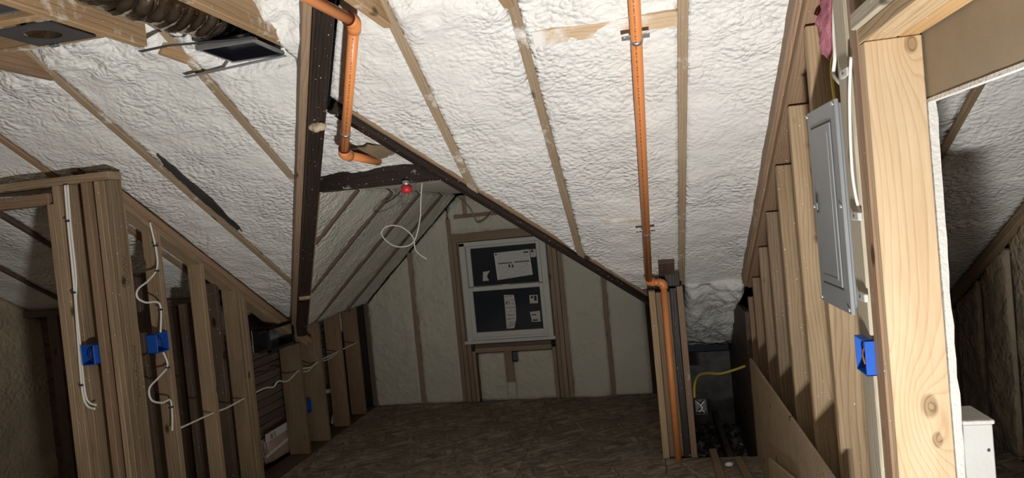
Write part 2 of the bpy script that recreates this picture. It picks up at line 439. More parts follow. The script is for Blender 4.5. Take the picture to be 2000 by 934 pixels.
# ---- ceiling: the main roof slope. Root = dark roof deck; rafters, foam bays, valleys, joists are its pieces
deck = [(-4.7, Y0, zr(Y0)+.2), (3.2, Y0, zr(Y0)+.2), (3.2, 6.0, zr(6)+.2), (-4.7, 6.0, zr(6)+.2)]
def deck_mesh():
    # cut away where the dormer stands: triangle peak - left foot - right foot
    pts = [(-4.7, Y0), (3.2, Y0), (3.2, 5.9), (.25, 5.9), (.25, 4.95), (-1.335, 2.45), (-2.95, 4.95), (-2.95, 4.96), (-4.7, 4.96)]
    V = [(x, y, zr(y)+.19) for x, y in pts]+[(x, y, zr(y)+.215) for x, y in pts]; n = len(pts)
    F = [[0, 1, 5], [1, 2, 3, 4, 5], [0, 5, 6, 7, 8]]; F2 = [[n+i for i in reversed(f)] for f in F]
    return V, F+F2+[[i, (i+1) % n, n+(i+1) % n, n+i] for i in range(n)]
ceiling = struct(mk('ceiling', *deck_mesh(), dark_hole), 'white spray-foamed sloping roof between exposed wood rafters', 'roof')
def rafter(x, y0, y1, mat, w=.04, drop=0.0, name='rafter', d=.19):
    c = d/2-drop
    p = lambda y: Vector((x, y, zr(y)))+RU*c
    return lumber(name, p(y0), p(y1), w, d, mat, ceiling, up=RU)
for x, ye, m in ((-4.2, 5.0, w_old), (-3.6, 5.0, w_old), (-2.98, 4.95, w_red), (-2.38, 4.40, w_raft), (-1.755, 3.41, w_raft), (-.865, 3.52, w_raft), (-.40, 4.25, w_raft),
                 (.21, 4.66, w_raft), (1.415, 5.4, w_brown), (2.0, 5.6, w_brown), (2.6, 5.6, w_brown)):
    rafter(x, Y0, ye, m, drop=.004)
rafter(-2.815, 3.0, 4.9, w_old, drop=.02)
REC = .010                                         # foam sits a little behind the rafter edges
def glob_top(p):                                   # lumpier where the slope meets the flat joists
    a = max(0, min(1, (2.60-p.y)/.2))*1.8
    return a if p.x < -.3 else a*.8
def bay(xa, xb, y0, y1, mat=foam, glob=None, lump=.010, step=.022, so=0):
    h = .02
    def P(s, t):
        y = y0+(y1-y0)*t; a, b = xa(y)+h, xb(y)-h
        if b < a: a = b = (a+b)/2
        return Vector((a+(b-a)*s, y, zr(y)))+RU*REC
    nv = max(6, int((y1-y0)*1.17/step)); nu = max(5, int(max(xb(y)-xa(y) for y in [y0+(y1-y0)*k/12 for k in range(13)])/step))
    return foam_sheet('foam_bay', P, RN, nu, nv, mat, ceiling, lump, glob, seedoff=so)
K = lambda v: (lambda y: v)
bay(K(-4.68), K(-4.2), 2.0, 5.0, step=.04, so=1)
bay(K(-4.2), K(-3.6), 1.8, 5.0, step=.035, so=2)
bay(K(-3.6), K(-2.98), 1.8, 5.0, step=.03, so=3)
bay(K(-2.98), lambda y: min(-2.38, xl(y)-.04), 1.6, 5.0, so=4, glob=glob_top)
bay(K(-2.38), lambda y: min(-1.755, xl(y)-.05), 1.5, 4.38, so=5, glob=glob_top)
bay(K(-1.755), lambda y: min(-.865, xl(y)-.05), 1.5, 3.39, so=6, glob=glob_top)
bay(lambda y: xl(y)+.02 if y < 2.796 else xrv(y)+.03, K(-.865), 2.10, 3.50, so=7)
bay(lambda y: max(-.865, xrv(y)+.03), K(-.40), 1.5, 4.23, so=8, glob=glob_top)
bay(lambda y: max(-.40, xrv(y)+.03), K(.21), 1.5, 4.72, so=9, glob=lambda p: max(0, min(1, (2.5-p.y)/.3))*.4)
bay(K(.21), K(.66), 1.5, 4.70, so=10)
bay(K(.70), K(1.415), 1.2, 5.3, so=11, step=.03)
bay(K(1.415), K(2.0), 1.2, 5.3, so=12, step=.03)
bay(K(2.0), K(2.6), 1.2, 5.3, so=13, step=.05)
# lumpy foam filling the low eave to the right of the post
def P_eave(s, t):
    y = 4.68+1.0*t; x = .235+(.62-.235)*s
    return Vector((x, y, zr(y)+.02-.14*math.sin(math.pi*min(1, t*1.05))*0+.03*math.sin(3*t)))
foam_sheet('foam_bay', P_eave, RN, 24, 55, foam, ceiling, .045, lambda p: 1.3, thick=.05, seedoff=17)
# the rear slope behind the camera, plain foam
def P_rear(s, t):
    y = Y0-3.2*t; return Vector((-4.68+7.9*s, y, zr(Y0)-SL*(Y0-y)*.9))
foam_sheet('foam_bay', P_rear, (0, SL, -1), 40, 20, foam, ceiling, .01, seedoff=21)
def P_ridge(s, t):
    y = 1.62-1.05*t; return Vector((-4.68+7.9*s, y, zr(y)+.03))
foam_sheet('foam_bay', P_ridge, RN, 60, 12, foam, ceiling, .01, seedoff=22)

# ---- valleys (old, almost black timbers) with brown sisters alongside
VL0 = Vector((-2.70, 4.929, .953)); PK = Vector((-1.335, 2.796, 2.25)); VR0 = Vector((.015, 4.905, .967))
vdir = (PK-VL0).normalized()
VLT = PK+vdir*1.45
def valley(name, a, b, mat, w, d, off_n, off_s, label):
    a, b = Vector(a), Vector(b); X = (b-a).normalized(); side = Vector((0, 0, 1)).cross(X).normalized(); up = X.cross(side)
    o = lumber(name, a+up*off_n+side*off_s, b+up*off_n+side*off_s, w, d, mat, ceiling, up=up)
    tag(o, label); return o
valley('valley_rafter', VL0+vdir*.10, VLT, w_black, .070, .21, .012, -.028, 'near-black charred timber in the left valley')
valley('valley_rafter', VR0, PK+(VR0-PK).normalized()*.05, w_black, .050, .13, .045, 0, 'near-black charred timber in the right valley')
valley('valley_sister', VL0, VLT, w_raft2, .034, .19, .055, -.082, 'brown board alongside the left valley timber')
valley('valley_sister', VR0, PK+(VR0-PK).normalized()*.10, w_raft2, .020, .10, .060, .035, 'tan board along the right valley timber')
# dormer-side sister seen as a tan edge right of the left valley, lower half
valley('valley_sister', VL0+vdir*.1, VL0+vdir*2.06, w_raft2, .022, .12, .05, .02, 'tan board on the dormer side of the left valley')
# blocks nailed to the valley
valley('block', VL0+vdir*.86, VL0+vdir*.89, w_new, .075, .02, -.098, -.028, 'small pale wood block on the valley timber')
def lumpy(name, c, r, mat, parent, sc=(1, 1, 1), seed=0, sub=3, amp=.3, freq=6):
    bm = bmesh.new(); bmesh.ops.create_icosphere(bm, subdivisions=sub, radius=1)
    for v in bm.verts:
        k = 1+amp*noise.noise(v.co*freq*.4+Vector((seed, 0, 0)))+amp*.5*dome(v.co*freq*.5+Vector((seed, 3, 0)))
        v.co = Vector((v.co.x*sc[0], v.co.y*sc[1], v.co.z*sc[2]))*r*k
    V = [v.co.copy() for v in bm.verts]; bm.verts.index_update(); F = [[v.index for v in f.verts] for f in bm.faces]; bm.free()
    return mk(name, V, F, mat, parent, smooth=True, matrix=Matrix.Translation(c))
tag(lumpy('foam_blob', PK+Vector((-.02, -.02, -.112)), .026, foam_tan_shaded, ceiling, (1.4, .8, .8), 3), 'dried tan foam blob at the valley peak')

# pocket of foam between the valleys above the tie board
def P_tri(s, t):
    y = 2.86+.49*t; z = 2.215+(1.985-2.215)*t; hw = (y-2.796)/1.5625
    return Vector((-1.335-hw+2*hw*s, y, z))
foam_sheet('foam_pocket', P_tri, (0, -.44, -1), 34, 28, foam, ceiling, .012, lambda p: .35, seedoff=31)
tie = lumber('tie_board', (-1.70, 3.36, 1.955), (-.97, 3.36, 1.955), .042, .115, w_blackb, ceiling); tag(tie, 'near-black tie board oversprayed with white foam')
tag(lumber('tie_board', (-1.68, 3.43, 1.925), (-.99, 3.43, 1.925), .05, .055, w_black, ceiling), 'second dark tie board behind the first')

# irregular brown patch on the foam pocket around the sprinkler stub
def patch(name, c, ux, uy, a, b, mat, parent, seed, n=26, th=.006, jag=.28):
    ux, uy = Vector(ux).normalized(), Vector(uy).normalized(); nz = ux.cross(uy); V = []
    for k in range(n):
        an = 2*math.pi*k/n; q = 1+jag*noise.noise(Vector((math.cos(an)*2.2, math.sin(an)*2.2, seed)))+.12*random.uniform(-1, 1)
        V.append(ux*math.cos(an)*a*q+uy*math.sin(an)*b*q)
    V2 = V+[v-nz*th for v in V]
    F = [list(range(n)), list(range(2*n-1, n-1, -1))]+[[i, (i+1) % n, n+(i+1) % n, n+i][::-1] for i in range(n)]
    return mk(name, V2, F, mat, parent, matrix=Matrix.Translation(c))
tri_n = Vector((0, -.44, -1)).normalized(); tri_v = Vector((0, 1, -.44)).normalized()
tag(patch('brown_patch', Vector((-1.285, 3.17, 2.052)), (1, 0, 0), tri_v, .125, .062, plain('patch_brown', (.20, .145, .09), .8, bump=.4, var=.3), ceiling, 2.0, th=.012), 'irregular brown patch on the foam')

# ---- flat joists (collar ties) running away from the camera at the top
JZ = 2.43
def joist(x, y0, y1, m=w_joist, h=.20, w=.04): return lumber('ceiling_joist', (x, y0, JZ+h/2), (x, y1, JZ+h/2), w, h, m, ceiling)
joist(-2.40, .2, 2.52, w_red, .16); joist(-1.78, .2, 2.28); joist(-1.335, .2, 2.52); joist(-.89, .2, 2.60); joist(-.415, .2, 2.58); joist(.24, .2, 2.1)
lumber('joist_blocking', (-2.38, 2.10, JZ+.055), (-1.80, 2.10, JZ+.055), .04, .11, w_joist, ceiling)
lumber('joist_blocking', (-1.80, 2.40, JZ+.03), (-1.74, 2.52, JZ+.0), .035, .05, w_joist, ceiling)
lumber('joist_blocking', (-2.38, 1.86, JZ+.07), (-1.80, 1.86, JZ+.07), .04, .14, w_joist, ceiling)
# blocking behind the right sprinkler pipe, partly buried
wb = wood_mat('buried_blocking', (.62, .47, .31), (.45, .31, .18), spray=.245)
lumber('pipe_blocking', Vector((-.36, 2.645, zr(2.645)))+RU*.012, Vector((.19, 2.645, zr(2.645)))+RU*.012, .075, .03, wb, ceiling, up=RU)
lumber('pipe_blocking', Vector((-.22, 3.885, zr(3.885)))+RU*.008, Vector((.06, 3.885, zr(3.885)))+RU*.008, .03, .03, wb, ceiling, up=RU)
# foam ridge along the pipe bay: boxed chase at right
tag(lumber('chase_board', Vector((.115, 4.35, zr(4.35)))+RU*.0, Vector((.115, 4.60, zr(4.60)))+RU*.0, .10, .03, w_old, ceiling, up=RU), 'dark board above the post')

# dark unfoamed strip beside a left rafter
tag(patch('bare_strip', Vector((-2.322, 3.32, zr(3.32)))-RU*.004, Vector((0, 1, -SL)), (1, 0, 0), .36, .024, dark_hole, ceiling, 9.0, n=44, th=.02, jag=.22), 'dark strip left bare of foam')

# ---- dormer: roof slopes, flat strip, gable and knee walls
DS = .95
def zd(x): return 2.25-DS*abs(x+1.335)
dormer = struct(mk('ceiling_dormer', [(-1.70, 3.45, 1.95), (-.97, 3.45, 1.95), (-.97, 6.15, 1.95), (-1.70, 6.15, 1.95), (-1.70, 3.45, 2.0), (-.97, 3.45, 2.0), (-.97, 6.15, 2.0), (-1.70, 6.15, 2.0)],
                   [[0, 3, 2, 1], [4, 5, 6, 7], [0, 1, 5, 4], [1, 2, 6, 5], [2, 3, 7, 6], [3, 0, 4, 7]], foam_dorm), 'dim foamed dormer ceiling with dark slanting rafters', 'ceiling')
DY = [3.90, 4.47, 5.06, 5.66, 6.12]
for sgn in (-1, 1):
    def DX(dx): return -1.335+sgn*dx
    nin = Vector((-sgn*DS, 0, -1)).normalized()     # into the room
    for y in DY[:-1]:
        dmax = min(1.335, (y-2.796)/1.5625-.04)
        a = Vector((DX(.345), y, zd(DX(.345)))); b = Vector((DX(dmax), y, zd(DX(dmax))))
        lumber('dormer_rafter', a-nin*.075, b-nin*.075, .045, .16, w_oldd, dormer, up=-nin)
    ys = [3.36]+DY
    for k in range(len(ys)-1):
        ya, yb = ys[k], ys[k+1]
        def P(s, t, ya=ya, yb=yb):
            hi = yb-.02; dx = .345+(min(1.335, (hi-.04-2.796)/1.5625)-.345)*t; lo_y = max(ya+.02, 2.796+1.5625*dx+.03)
            return Vector((DX(dx), lo_y+(hi-lo_y)*s, zd(DX(dx))))-nin*.008
        st = .03 if sgn < 0 else .06
        foam_sheet('foam_bay', P, nin, int(.6/st), int(1.36/st), foam_dorm, dormer, .008, seedoff=40+k, thick=.05)
# gable wall
GY = 6.10
wall_gable = struct(mk('wall_back', [(-3.1, 6.2, -.03), (.1, 6.2, -.03), (.1, 6.2, 1.0), (-.95, 6.2, 1.97), (-1.72, 6.2, 1.97), (-3.1, 6.2, 1.0),
                                     (-1.70, 6.2, .55), (-.88, 6.2, .55), (-.88, 6.2, 1.49), (-1.70, 6.2, 1.49)],
                       [[0, 1, 7, 6], [1, 2, 8, 7], [2, 3, 8], [3, 4, 9, 8], [4, 5, 9], [5, 0, 6, 9]], dark_hole), 'dim foam-filled gable wall with exposed studs around the window', 'wall')
def gtop(x): return min(1.93, zd(x))-.005
def gpanel(x0, x1, z0=0.0, z1=None, so=0, step=.03):
    def P(s, t):
        x = x0+(x1-x0)*s; zt = gtop(x) if z1 is None else z1
        return Vector((x, GY+.008, z0+(zt-z0)*t))
    gl = lambda p: 1.0*max(0, noise.noise(p*1.7+Vector((so, 0, 0))))*(2.4 if p.z < .6 else 1.2)
    foam_sheet('foam_panel', P, (0, -1, 0), max(4, int((x1-x0)/step)), max(4, int(((z1 or 1.7)-z0)/step)), foam_old, wall_gable, .006, gl, seedoff=so)
gpanel(-2.66, -2.21, so=1); gpanel(-2.17, -1.80, so=2); gpanel(-1.62, -1.37, 0, .44, 3); gpanel(-1.29, -.92, 0, .44, 4)
gpanel(-1.375, -1.285, 0, .172, 9); gpanel(-.755, -.42, so=5); gpanel(-.38, .0, so=6); gpanel(-1.78, -.76, 1.57, None, 7)
def gstud(x0, x1, z0, z1, m=w_gab, dy=0, y1=.09): return abox('stud', x0, x1, GY-.004-dy, GY+y1, z0, z1, m, wall_gable)
gstud(-2.21, -2.17, 0, 1.44); gstud(-.42, -.38, 0, 1.32)
for k, (x, zt) in enumerate(((-1.80, 1.72), (-1.757, 1.56), (-1.714, 1.55))): gstud(x, x+.039, 0, zt, dy=.004*(k % 2))
gstud(-1.671, -1.64, 0, .47)
for k, (x, zt) in enumerate(((-.795, 1.72), (-.838, 1.55), (-.879, 1.55))): gstud(x, x+.039, 0, zt, dy=.004*(k % 2))
gstud(-.918, -.885, 0, .47)
gstud(-1.64, -.92, .455, .50, dy=.006); gstud(-1.64, -.92, .50, .535, dy=.0, m=w_oldd)
gstud(-1.366, -1.292, .17, .455, dy=.003)
gstud(-1.77, -.80, 1.492, 1.575, dy=.006); gstud(-1.72, -.80, 1.715, 1.75, dy=.004); gstud(-1.63, -1.59, 1.75, 1.915)
gstud(-2.70, -2.655, 0, 1.07, m=w_oldd); gstud(-.055, .0, 0, 1.0, m=w_old, dy=.01)

# window
win = struct(mk('window_1', *box_mesh(.80, .05, .035, .003), vinyl, matrix=Matrix.Translation((-1.287, 6.10, .583))), 'white double-hung window with dark night glass and papers stuck on', 'window')
def wbox(n, x0, x1, y0, y1, z0, z1, m=vinyl, p=None): return abox(n, x0, x1, y0, y1, z0, z1, m, p or win, bev=.004)
wbox('frame_jamb', -1.69, -1.635, 6.055, 6.14, .57, 1.485); wbox('frame_jamb', -.94, -.885, 6.055, 6.14, .57, 1.485)
wbox('frame_head', -1.69, -.885, 6.055, 6.14, 1.45, 1.49); wbox('frame_sill', -1.72, -.87, 6.045, 6.14, .548, .578)
us = wbox('upper_sash', -1.635, -1.595, 6.10, 6.13, 1.04, 1.45); wbox('sash_stile', -.98, -.94, 6.10, 6.13, 1.04, 1.45, p=us)
wbox('sash_rail', -1.595, -.98, 6.10, 6.13, 1.425, 1.45, p=us); wbox('sash_rail', -1.595, -.98, 6.10, 6.13, 1.04, 1.075, p=us)
wbox('glass_pane', -1.595, -.98, 6.112, 6.118, 1.075, 1.425, m=glass, p=us)
ls = wbox('lower_sash', -1.645, -1.60, 6.065, 6.095, .60, 1.065); wbox('sash_stile', -.975, -.93, 6.065, 6.095, .60, 1.065, p=ls)
wbox('sash_rail', -1.60, -.975, 6.065, 6.095, 1.03, 1.07, p=ls); wbox('sash_rail', -1.60, -.975, 6.065, 6.095, .60, .65, p=ls)
wbox('glass_pane', -1.60, -.975, 6.077, 6.083, .65, 1.03, m=glass, p=ls)
wbox('sash_lock', -1.32, -1.25, 6.05, 6.072, 1.062, 1.078)
def sticker(name, poly, y, mat, label):
    o = prism(name, poly, 'y', y-.0012, y, mat); return tag(o, label, 'paper', 'papers stuck on the window')
sheet = sticker('paper_sheet', [(-1.376, 1.367), (-1.045, 1.376), (-1.033, 1.141), (-1.365, 1.116)], 6.111, paper_p, 'large printed white sheet taped on the upper window pane')
def bar(p, x0, x1, z0, z1, y): return prism('printed_bar', [(x0, z0), (x1, z0), (x1, z1), (x0, z1)], 'y', y-.0008, y, ink, p)
bar(sheet, -1.345, -1.215, 1.262, 1.270, 6.1097); bar(sheet, -1.19, -1.05, 1.265, 1.273, 6.1097); bar(sheet, -1.10, -1.055, 1.345, 1.358, 6.1097)
bar(sheet, -1.365, -1.350, 1.345, 1.358, 6.1097); bar(sheet, -1.25, -1.235, 1.225, 1.25, 6.1097); bar(sheet, -1.22, -1.205, 1.222, 1.247, 6.1097)
st = sticker('window_sticker', [(-1.038, 1.372), (-.985, 1.372), (-.985, 1.301), (-1.036, 1.299)], 6.111, paper_s, 'small square sticker at the top right of the upper pane')
bar(st, -1.028, -1.008, 1.345, 1.366, 6.1097)
sticker('window_sticker', [(-1.495, 1.202), (-1.426, 1.208), (-1.45, 1.180), (-1.462, 1.155), (-1.445, 1.118), (-1.505, 1.117)], 6.111, paper_s, 'small torn sticker low on the left of the upper pane')
sl = sticker('window_label', [(-1.312, .978), (-1.218, .973), (-1.212, .86), (-1.218, .75), (-1.245, .668), (-1.315, .668)], 6.076, paper_s, 'tall narrow curled label on the lower pane')
bar(sl, -1.300, -1.285, .90, .915, 6.0747); bar(sl, -1.275, -1.262, .905, .915, 6.0747); bar(sl, -1.29, -1.24, .70, .705, 6.0747)
st = sticker('window_sticker', [(-1.077, .96), (-1.0, .957), (-1.003, .882), (-1.078, .884)], 6.076, paper_s, 'square sticker at the upper right of the lower pane')
bar(st, -1.065, -1.045, .93, .95, 6.0747); bar(st, -1.035, -1.012, .905, .95, 6.0747)
st = sticker('window_sticker', [(-1.086, .808), (-.993, .811), (-.996, .713), (-1.075, .715)], 6.076, paper_s, 'square sticker at the lower right of the lower pane')
bar(st, -1.072, -1.03, .775, .783, 6.0747); bar(st, -1.065, -1.02, .722, .735, 6.0747)

# ---- left partition (2x4 studs under a sloping plate) running into the dormer knee wall
wl = struct(abox('wall_left', -2.86, -2.675, 3.04, 6.1, -.029, -.001, w_old), 'open stud partition on the left with a sloping top plate', 'wall')
PS = .617
def pl(y): return 2.06-PS*(y-3.05)
for k in range(2):
    un = Vector((0, PS, 1)).normalized(); off = -(.019+.039*k)
    a = Vector((-2.715, 3.06, pl(3.06)))+un*off; b = Vector((-2.715, 5.0-.05*k, pl(5.0-.05*k)))+un*off
    lumber('top_plate', a, b, .095 if k == 0 else .089, .038, w_brown if k else w_red, wl, up=un)
def lstud(y, d=.089, m=w_brown, th=.038, x=-2.67, top=None, lean=0):
    zt = top if top is not None else pl(y+th)-.06
    return abox('stud', x-d, x, y, y+th, .0, zt, m, wl, lean=lean)
for y in (3.035, 3.074, 3.113): lstud(y, m=w_brown)
lstud(3.35); lstud(3.705); lstud(4.03, .10); lstud(4.070, .096); lstud(4.112, .09)
lstud(3.93, .08, x=-2.74, m=w_old); lstud(4.80, .165, top=.865, m=w_brown, x=-2.69); lstud(5.10, .17, top=1.0, m=w_brown)
for y in (5.48, 5.84): lstud(y, .14, top=1.0, m=w_red)
for y in (3.52, 3.90, 4.38): abox('stud', -3.0, -2.96, y, y+.09, .0, pl(y)-.22, w_old, wl)
lumber('top_plate', (-2.73, 4.93, 1.01), (-2.73, 6.1, 1.01), .13, .04, w_old, wl)
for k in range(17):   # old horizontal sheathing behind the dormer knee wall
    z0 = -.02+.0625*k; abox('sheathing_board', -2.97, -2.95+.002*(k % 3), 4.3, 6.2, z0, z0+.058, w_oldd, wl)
for y, r_, s_ in ((4.99, .05, 1), (5.33, .075, 2), (5.70, .085, 3), (6.0, .085, 4)):
    lumpy('foam_blob', (-2.86, y, .88), r_, foam_old, wl, (.6, 1.1, 1.5), s_*3.1)
# return wall running left from the corner
wr = struct(abox('wall_left_return', -4.6, -2.67, 2.94, 3.03, 0, .04, w_brown), 'short stud wall turning left from the partition corner', 'wall')
abox('top_plate', -4.6, -2.57, 2.94, 3.03, 2.045, 2.085, w_brown, wr)
abox('top_plate', -4.6, -2.93, 2.94, 3.03, 1.955, 2.012, w_red, wr)
abox('stud', -2.945, -2.907, 2.94, 3.03, .04, 1.955, w_brown, wr); abox('stud', -2.905, -2.866, 2.94, 3.03, .04, 2.045, w_brown, wr)
abox('stud', -2.862, -2.823, 2.955, 3.04, .04, 2.045, w_brown, wr)
abox('stud', -2.735, -2.697, 2.94, 3.03, .04, 2.045, w_red, wr)
for kx in (-2.664, -2.634, -2.604): abox('stud', kx, kx+.0295, 2.945+.006*(kx > -2.62), 3.03, .04, 2.045, w_brown, wr)
abox('stud', -3.62, -3.58, 2.94, 3.03, .04, 1.955, w_old, wr)
# eave knee wall behind the partition
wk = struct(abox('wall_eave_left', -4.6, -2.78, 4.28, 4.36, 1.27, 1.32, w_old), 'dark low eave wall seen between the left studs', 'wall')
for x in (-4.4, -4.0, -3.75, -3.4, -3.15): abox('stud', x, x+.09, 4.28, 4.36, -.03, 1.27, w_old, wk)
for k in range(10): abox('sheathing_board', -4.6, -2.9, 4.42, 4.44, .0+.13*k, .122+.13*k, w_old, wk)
for x, z, r_ in ((-3.28, 1.12, .11), (-3.24, .98, .10), (-2.98, 1.12, .10), (-3.55, 1.08, .09), (-4.2, 1.0, .11)):
    lumpy('foam_blob', (x, 4.395, z), r_, foam, wk, (1.1, .35, 1.2), x)
# left end wall and rear wall, foamed
def P_lw(s, t): return Vector((-4.62, -2.6+7.6*s, 0+(min(zr(max(Y0, -2.6+7.6*s)), 3.5))*t))
wfl = struct(foam_sheet('wall_far_left', P_lw, (1, 0, 0), 90, 36, foam_tan_shaded, None, .012, lambda p: .6), 'rough foam end wall at far left, its shade painted tan', 'wall')  # tan colour stands in for the shade over this wall
struct(abox('wall_rear', -4.6, 3.2, -2.7, -2.6, 0, 2.4, paper_tan), 'plain board wall behind the camera', 'wall')

# ---- post pack under the right valley end
pk = thing('post_pack', 'bundle of four boards standing at the dormer corner behind the orange riser', 'post', (.1, 4.5, 0))
def pbox(n, x0, x1, y0, y1, z0, z1, m, lab=None):
    o = abox(n, x0, x1, y0, y1, z0, z1, m, pk); 
    if lab: o['label'] = lab
    return o
pbox('post_board', -.012, .030, 4.50, 4.59, .0, 1.105, w_new, 'pale new board'); pbox('post_board', .032, .122, 4.53, 4.57, .0, 1.09, w_brown)
pbox('post_board', .122, .165, 4.51, 4.60, 0, 1.115, w_black, 'near-black old board'); pbox('post_board', .167, .207, 4.50, 4.59, 0, 1.125, w_raft2)
pbox('post_cap', .100, .192, 4.485, 4.60, 1.13, 1.36, w_black, 'near-black block under the rafter')
lumpy('foam_blob', (.145, 4.50, 1.372), .05, foam, ceiling, (1.1, .8, .35), 4)
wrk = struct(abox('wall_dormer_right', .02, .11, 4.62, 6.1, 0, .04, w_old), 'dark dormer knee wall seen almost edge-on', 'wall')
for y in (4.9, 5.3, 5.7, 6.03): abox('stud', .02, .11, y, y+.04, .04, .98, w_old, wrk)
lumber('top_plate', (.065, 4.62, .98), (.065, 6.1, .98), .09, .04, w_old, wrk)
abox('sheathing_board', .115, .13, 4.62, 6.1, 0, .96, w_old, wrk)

# ---- right wall: 2x6 studs under a sloping plate, doorway nearest the camera
XR = .62
wrt = struct(abox('wall_right', XR, XR+.14, 2.04, 4.75, 0, .04, w_new), 'open stud wall on the right with sloping top plate and doorway', 'wall')
def rp(y): return zr(y)-.03
un = Vector((0, SL, 1)).normalized()
for k, m in ((0, w_red), (1, w_red)):
    a = Vector((XR+.06, 1.2, rp(1.2)))-un*(.02+.04*k); b = Vector((XR+.06, 4.62-.06*k, rp(4.62-.06*k)))-un*(.02+.04*k)
    lumber('top_plate', a+Vector((-.012*(1-k), 0, 0)), b+Vector((-.012*(1-k), 0, 0)), .14, .038, m, wrt, up=un)
lumber('top_plate', Vector((XR-.01, 1.2, rp(1.2)))-un*.0+Vector((.0, 0, .02)), Vector((XR-.01, 4.6, rp(4.6)))+Vector((0, 0, .02)), .045, .10, w_raft2, wrt, up=un)
for y, m in ((4.61, w_raft2), (4.36, w_red), (4.02, w_brown), (3.69, w_brown), (3.33, w_new), (2.965, w_new), (2.59, w_new)):
    abox('stud', XR, XR+.14, y, y+.038, .04, rp(y+.04)-.085, m, wrt)
abox('stud', XR, XR+.04, 2.145, 2.248, .04, rp(2.24)-.085, w_grey, wrt)
abox('stud', XR+.003, XR+.14, 2.088, 2.126, .04, rp(2.1)-.085, w_red, wrt); abox('stud', XR, XR+.14, 2.044, 2.084, .04, rp(2.1)-.085, w_red, wrt)
post = abox('door_jamb_post', XR+.004, XR+.146, 2.002, 2.040, 0, 2.04, w_post, wrt); post['label'] = 'pale knotty wide jamb board nearest the camera'
# its frame: local X along z (centre 1.02), local Y ~ -x
tag(lumber('door_header', (XR+.045, -.4, 2.062), (XR+.045, 2.045, 2.062), .085, .042, w_new, wrt), 'pale header board over the doorway')
tag(lumber('door_header', (XR+.117, -.4, 2.062), (XR+.117, 2.045, 2.062), .055, .042, w_jack, wrt), 'orange-toned header board over the doorway')
lumber('door_header', (XR+.012, -.4, 2.105), (XR+.012, 2.05, 2.105), .05, .045, w_grey, wrt)
for y in (1.85, 1.45, 1.05): abox('cripple_stud', XR+.01, XR+.14, y, y+.038, 2.1, rp(y)-.09, w_red, wrt)
abox('back_board', XR+.13, XR+.145, 1.0, 2.05, 2.10, 2.9, w_red, wrt)
# drywall hung on the far side of the right wall (back paper towards us)
dw = prism('drywall_sheet', [(2.035, 0.0), (4.70, 0.0), (4.70, zr(4.70)-.04), (2.035, zr(2.035)-.04)], 'x', XR+.152, XR+.165, paper_tan, wrt)
dw2 = prism('drywall_sheet', [(-.4, 1.868), (2.03, 1.868), (2.03, 2.6), (-.4, 2.6)], 'x', XR+.152, XR+.166, paper_tan, wrt); dw2['label'] = 'tan paper back of a drywall sheet over the doorway'
def ragged(name, a, b, w, t, mat, parent, n=40):
    """white cut gypsum edge with a ragged front"""
    a, b = Vector(a), Vector(b); d = (b-a); V = []; F = []
    for i in range(n+1):
        p = a+d*(i/n); j = .004*noise.noise(p*25)+.003*noise.noise(p*70)
        for (ox, oy) in ((0, 0), (1, 0), (1, 1), (0, 1)):
            V.append(p+w*(ox+(j/w.length)*(1 if ox else -.3))+t*oy)
    for i in range(n):
        for q in range(4): F.append([i*4+q, i*4+(q+1) % 4, i*4+4+(q+1) % 4, i*4+4+q])
    F += [[3, 2, 1, 0], [n*4+q for q in range(4)]]
    o = mk(name, V, F, mat, parent)
    bm = bmesh.new(); bm.from_mesh(o.data); bmesh.ops.recalc_face_normals(bm, faces=bm.faces); bm.to_mesh(o.data); bm.free(); return o
tag(ragged('gypsum_edge', (XR+.150, 2.008, 0), (XR+.150, 2.008, 1.86), Vector((.020, 0, 0)), Vector((0, .026, 0)), drywall_white, wrt), 'ragged white gypsum edge of the drywall')
tag(ragged('gypsum_edge', (XR+.150, -.4, 1.858), (XR+.150, 2.03, 1.858), Vector((.018, 0, 0)), Vector((0, 0, .010)), drywall_white, wrt), 'ragged white gypsum edge of the drywall')
# far room: foamed stud wall
wf = struct(prism('wall_far_right', [(3.4, -.2), (6.0, -.2), (6.0, zr(6.0)), (3.4, zr(3.4))], 'x', 2.13, 2.16, dark_hole), 'foamed stud wall in the next room, its shade painted tan', 'wall')
def P_fw(y0, y1):
    def P(s, t):
        y = y0+(y1-y0)*s; return Vector((2.035, y, -.2+(zr(y)+.15)*t))
    return P
ysf = [3.5, 3.96, 4.38, 4.76, 5.14, 5.6]
for k in range(len(ysf)-1):
    foam_sheet('foam_panel', P_fw(ysf[k]+.03, ysf[k+1]-.03), (-1, 0, 0), 16, 50, foam_tan_shaded if k > 0 else foam, wf, .014, lambda p: .3, seedoff=60+k)  # first panel plain foam, the others coloured as foam in shade
for y in ysf: abox('stud', 2.05, 2.12, y-.02, y+.02, -.2, zr(y)-.06, w_old, wf)
a = Vector((2.0, 3.4, zr(3.4)-.03)); b = Vector((2.0, 5.6, zr(5.6)-.03)); lumber('top_plate', a, b, .05, .05, w_brown, wf, up=un)
struct(abox('wall_room_right', 3.15, 3.2, -2.6, 5.5, -.2, 2.4, paper_tan), 'board wall of the next room, outside the picture', 'wall')

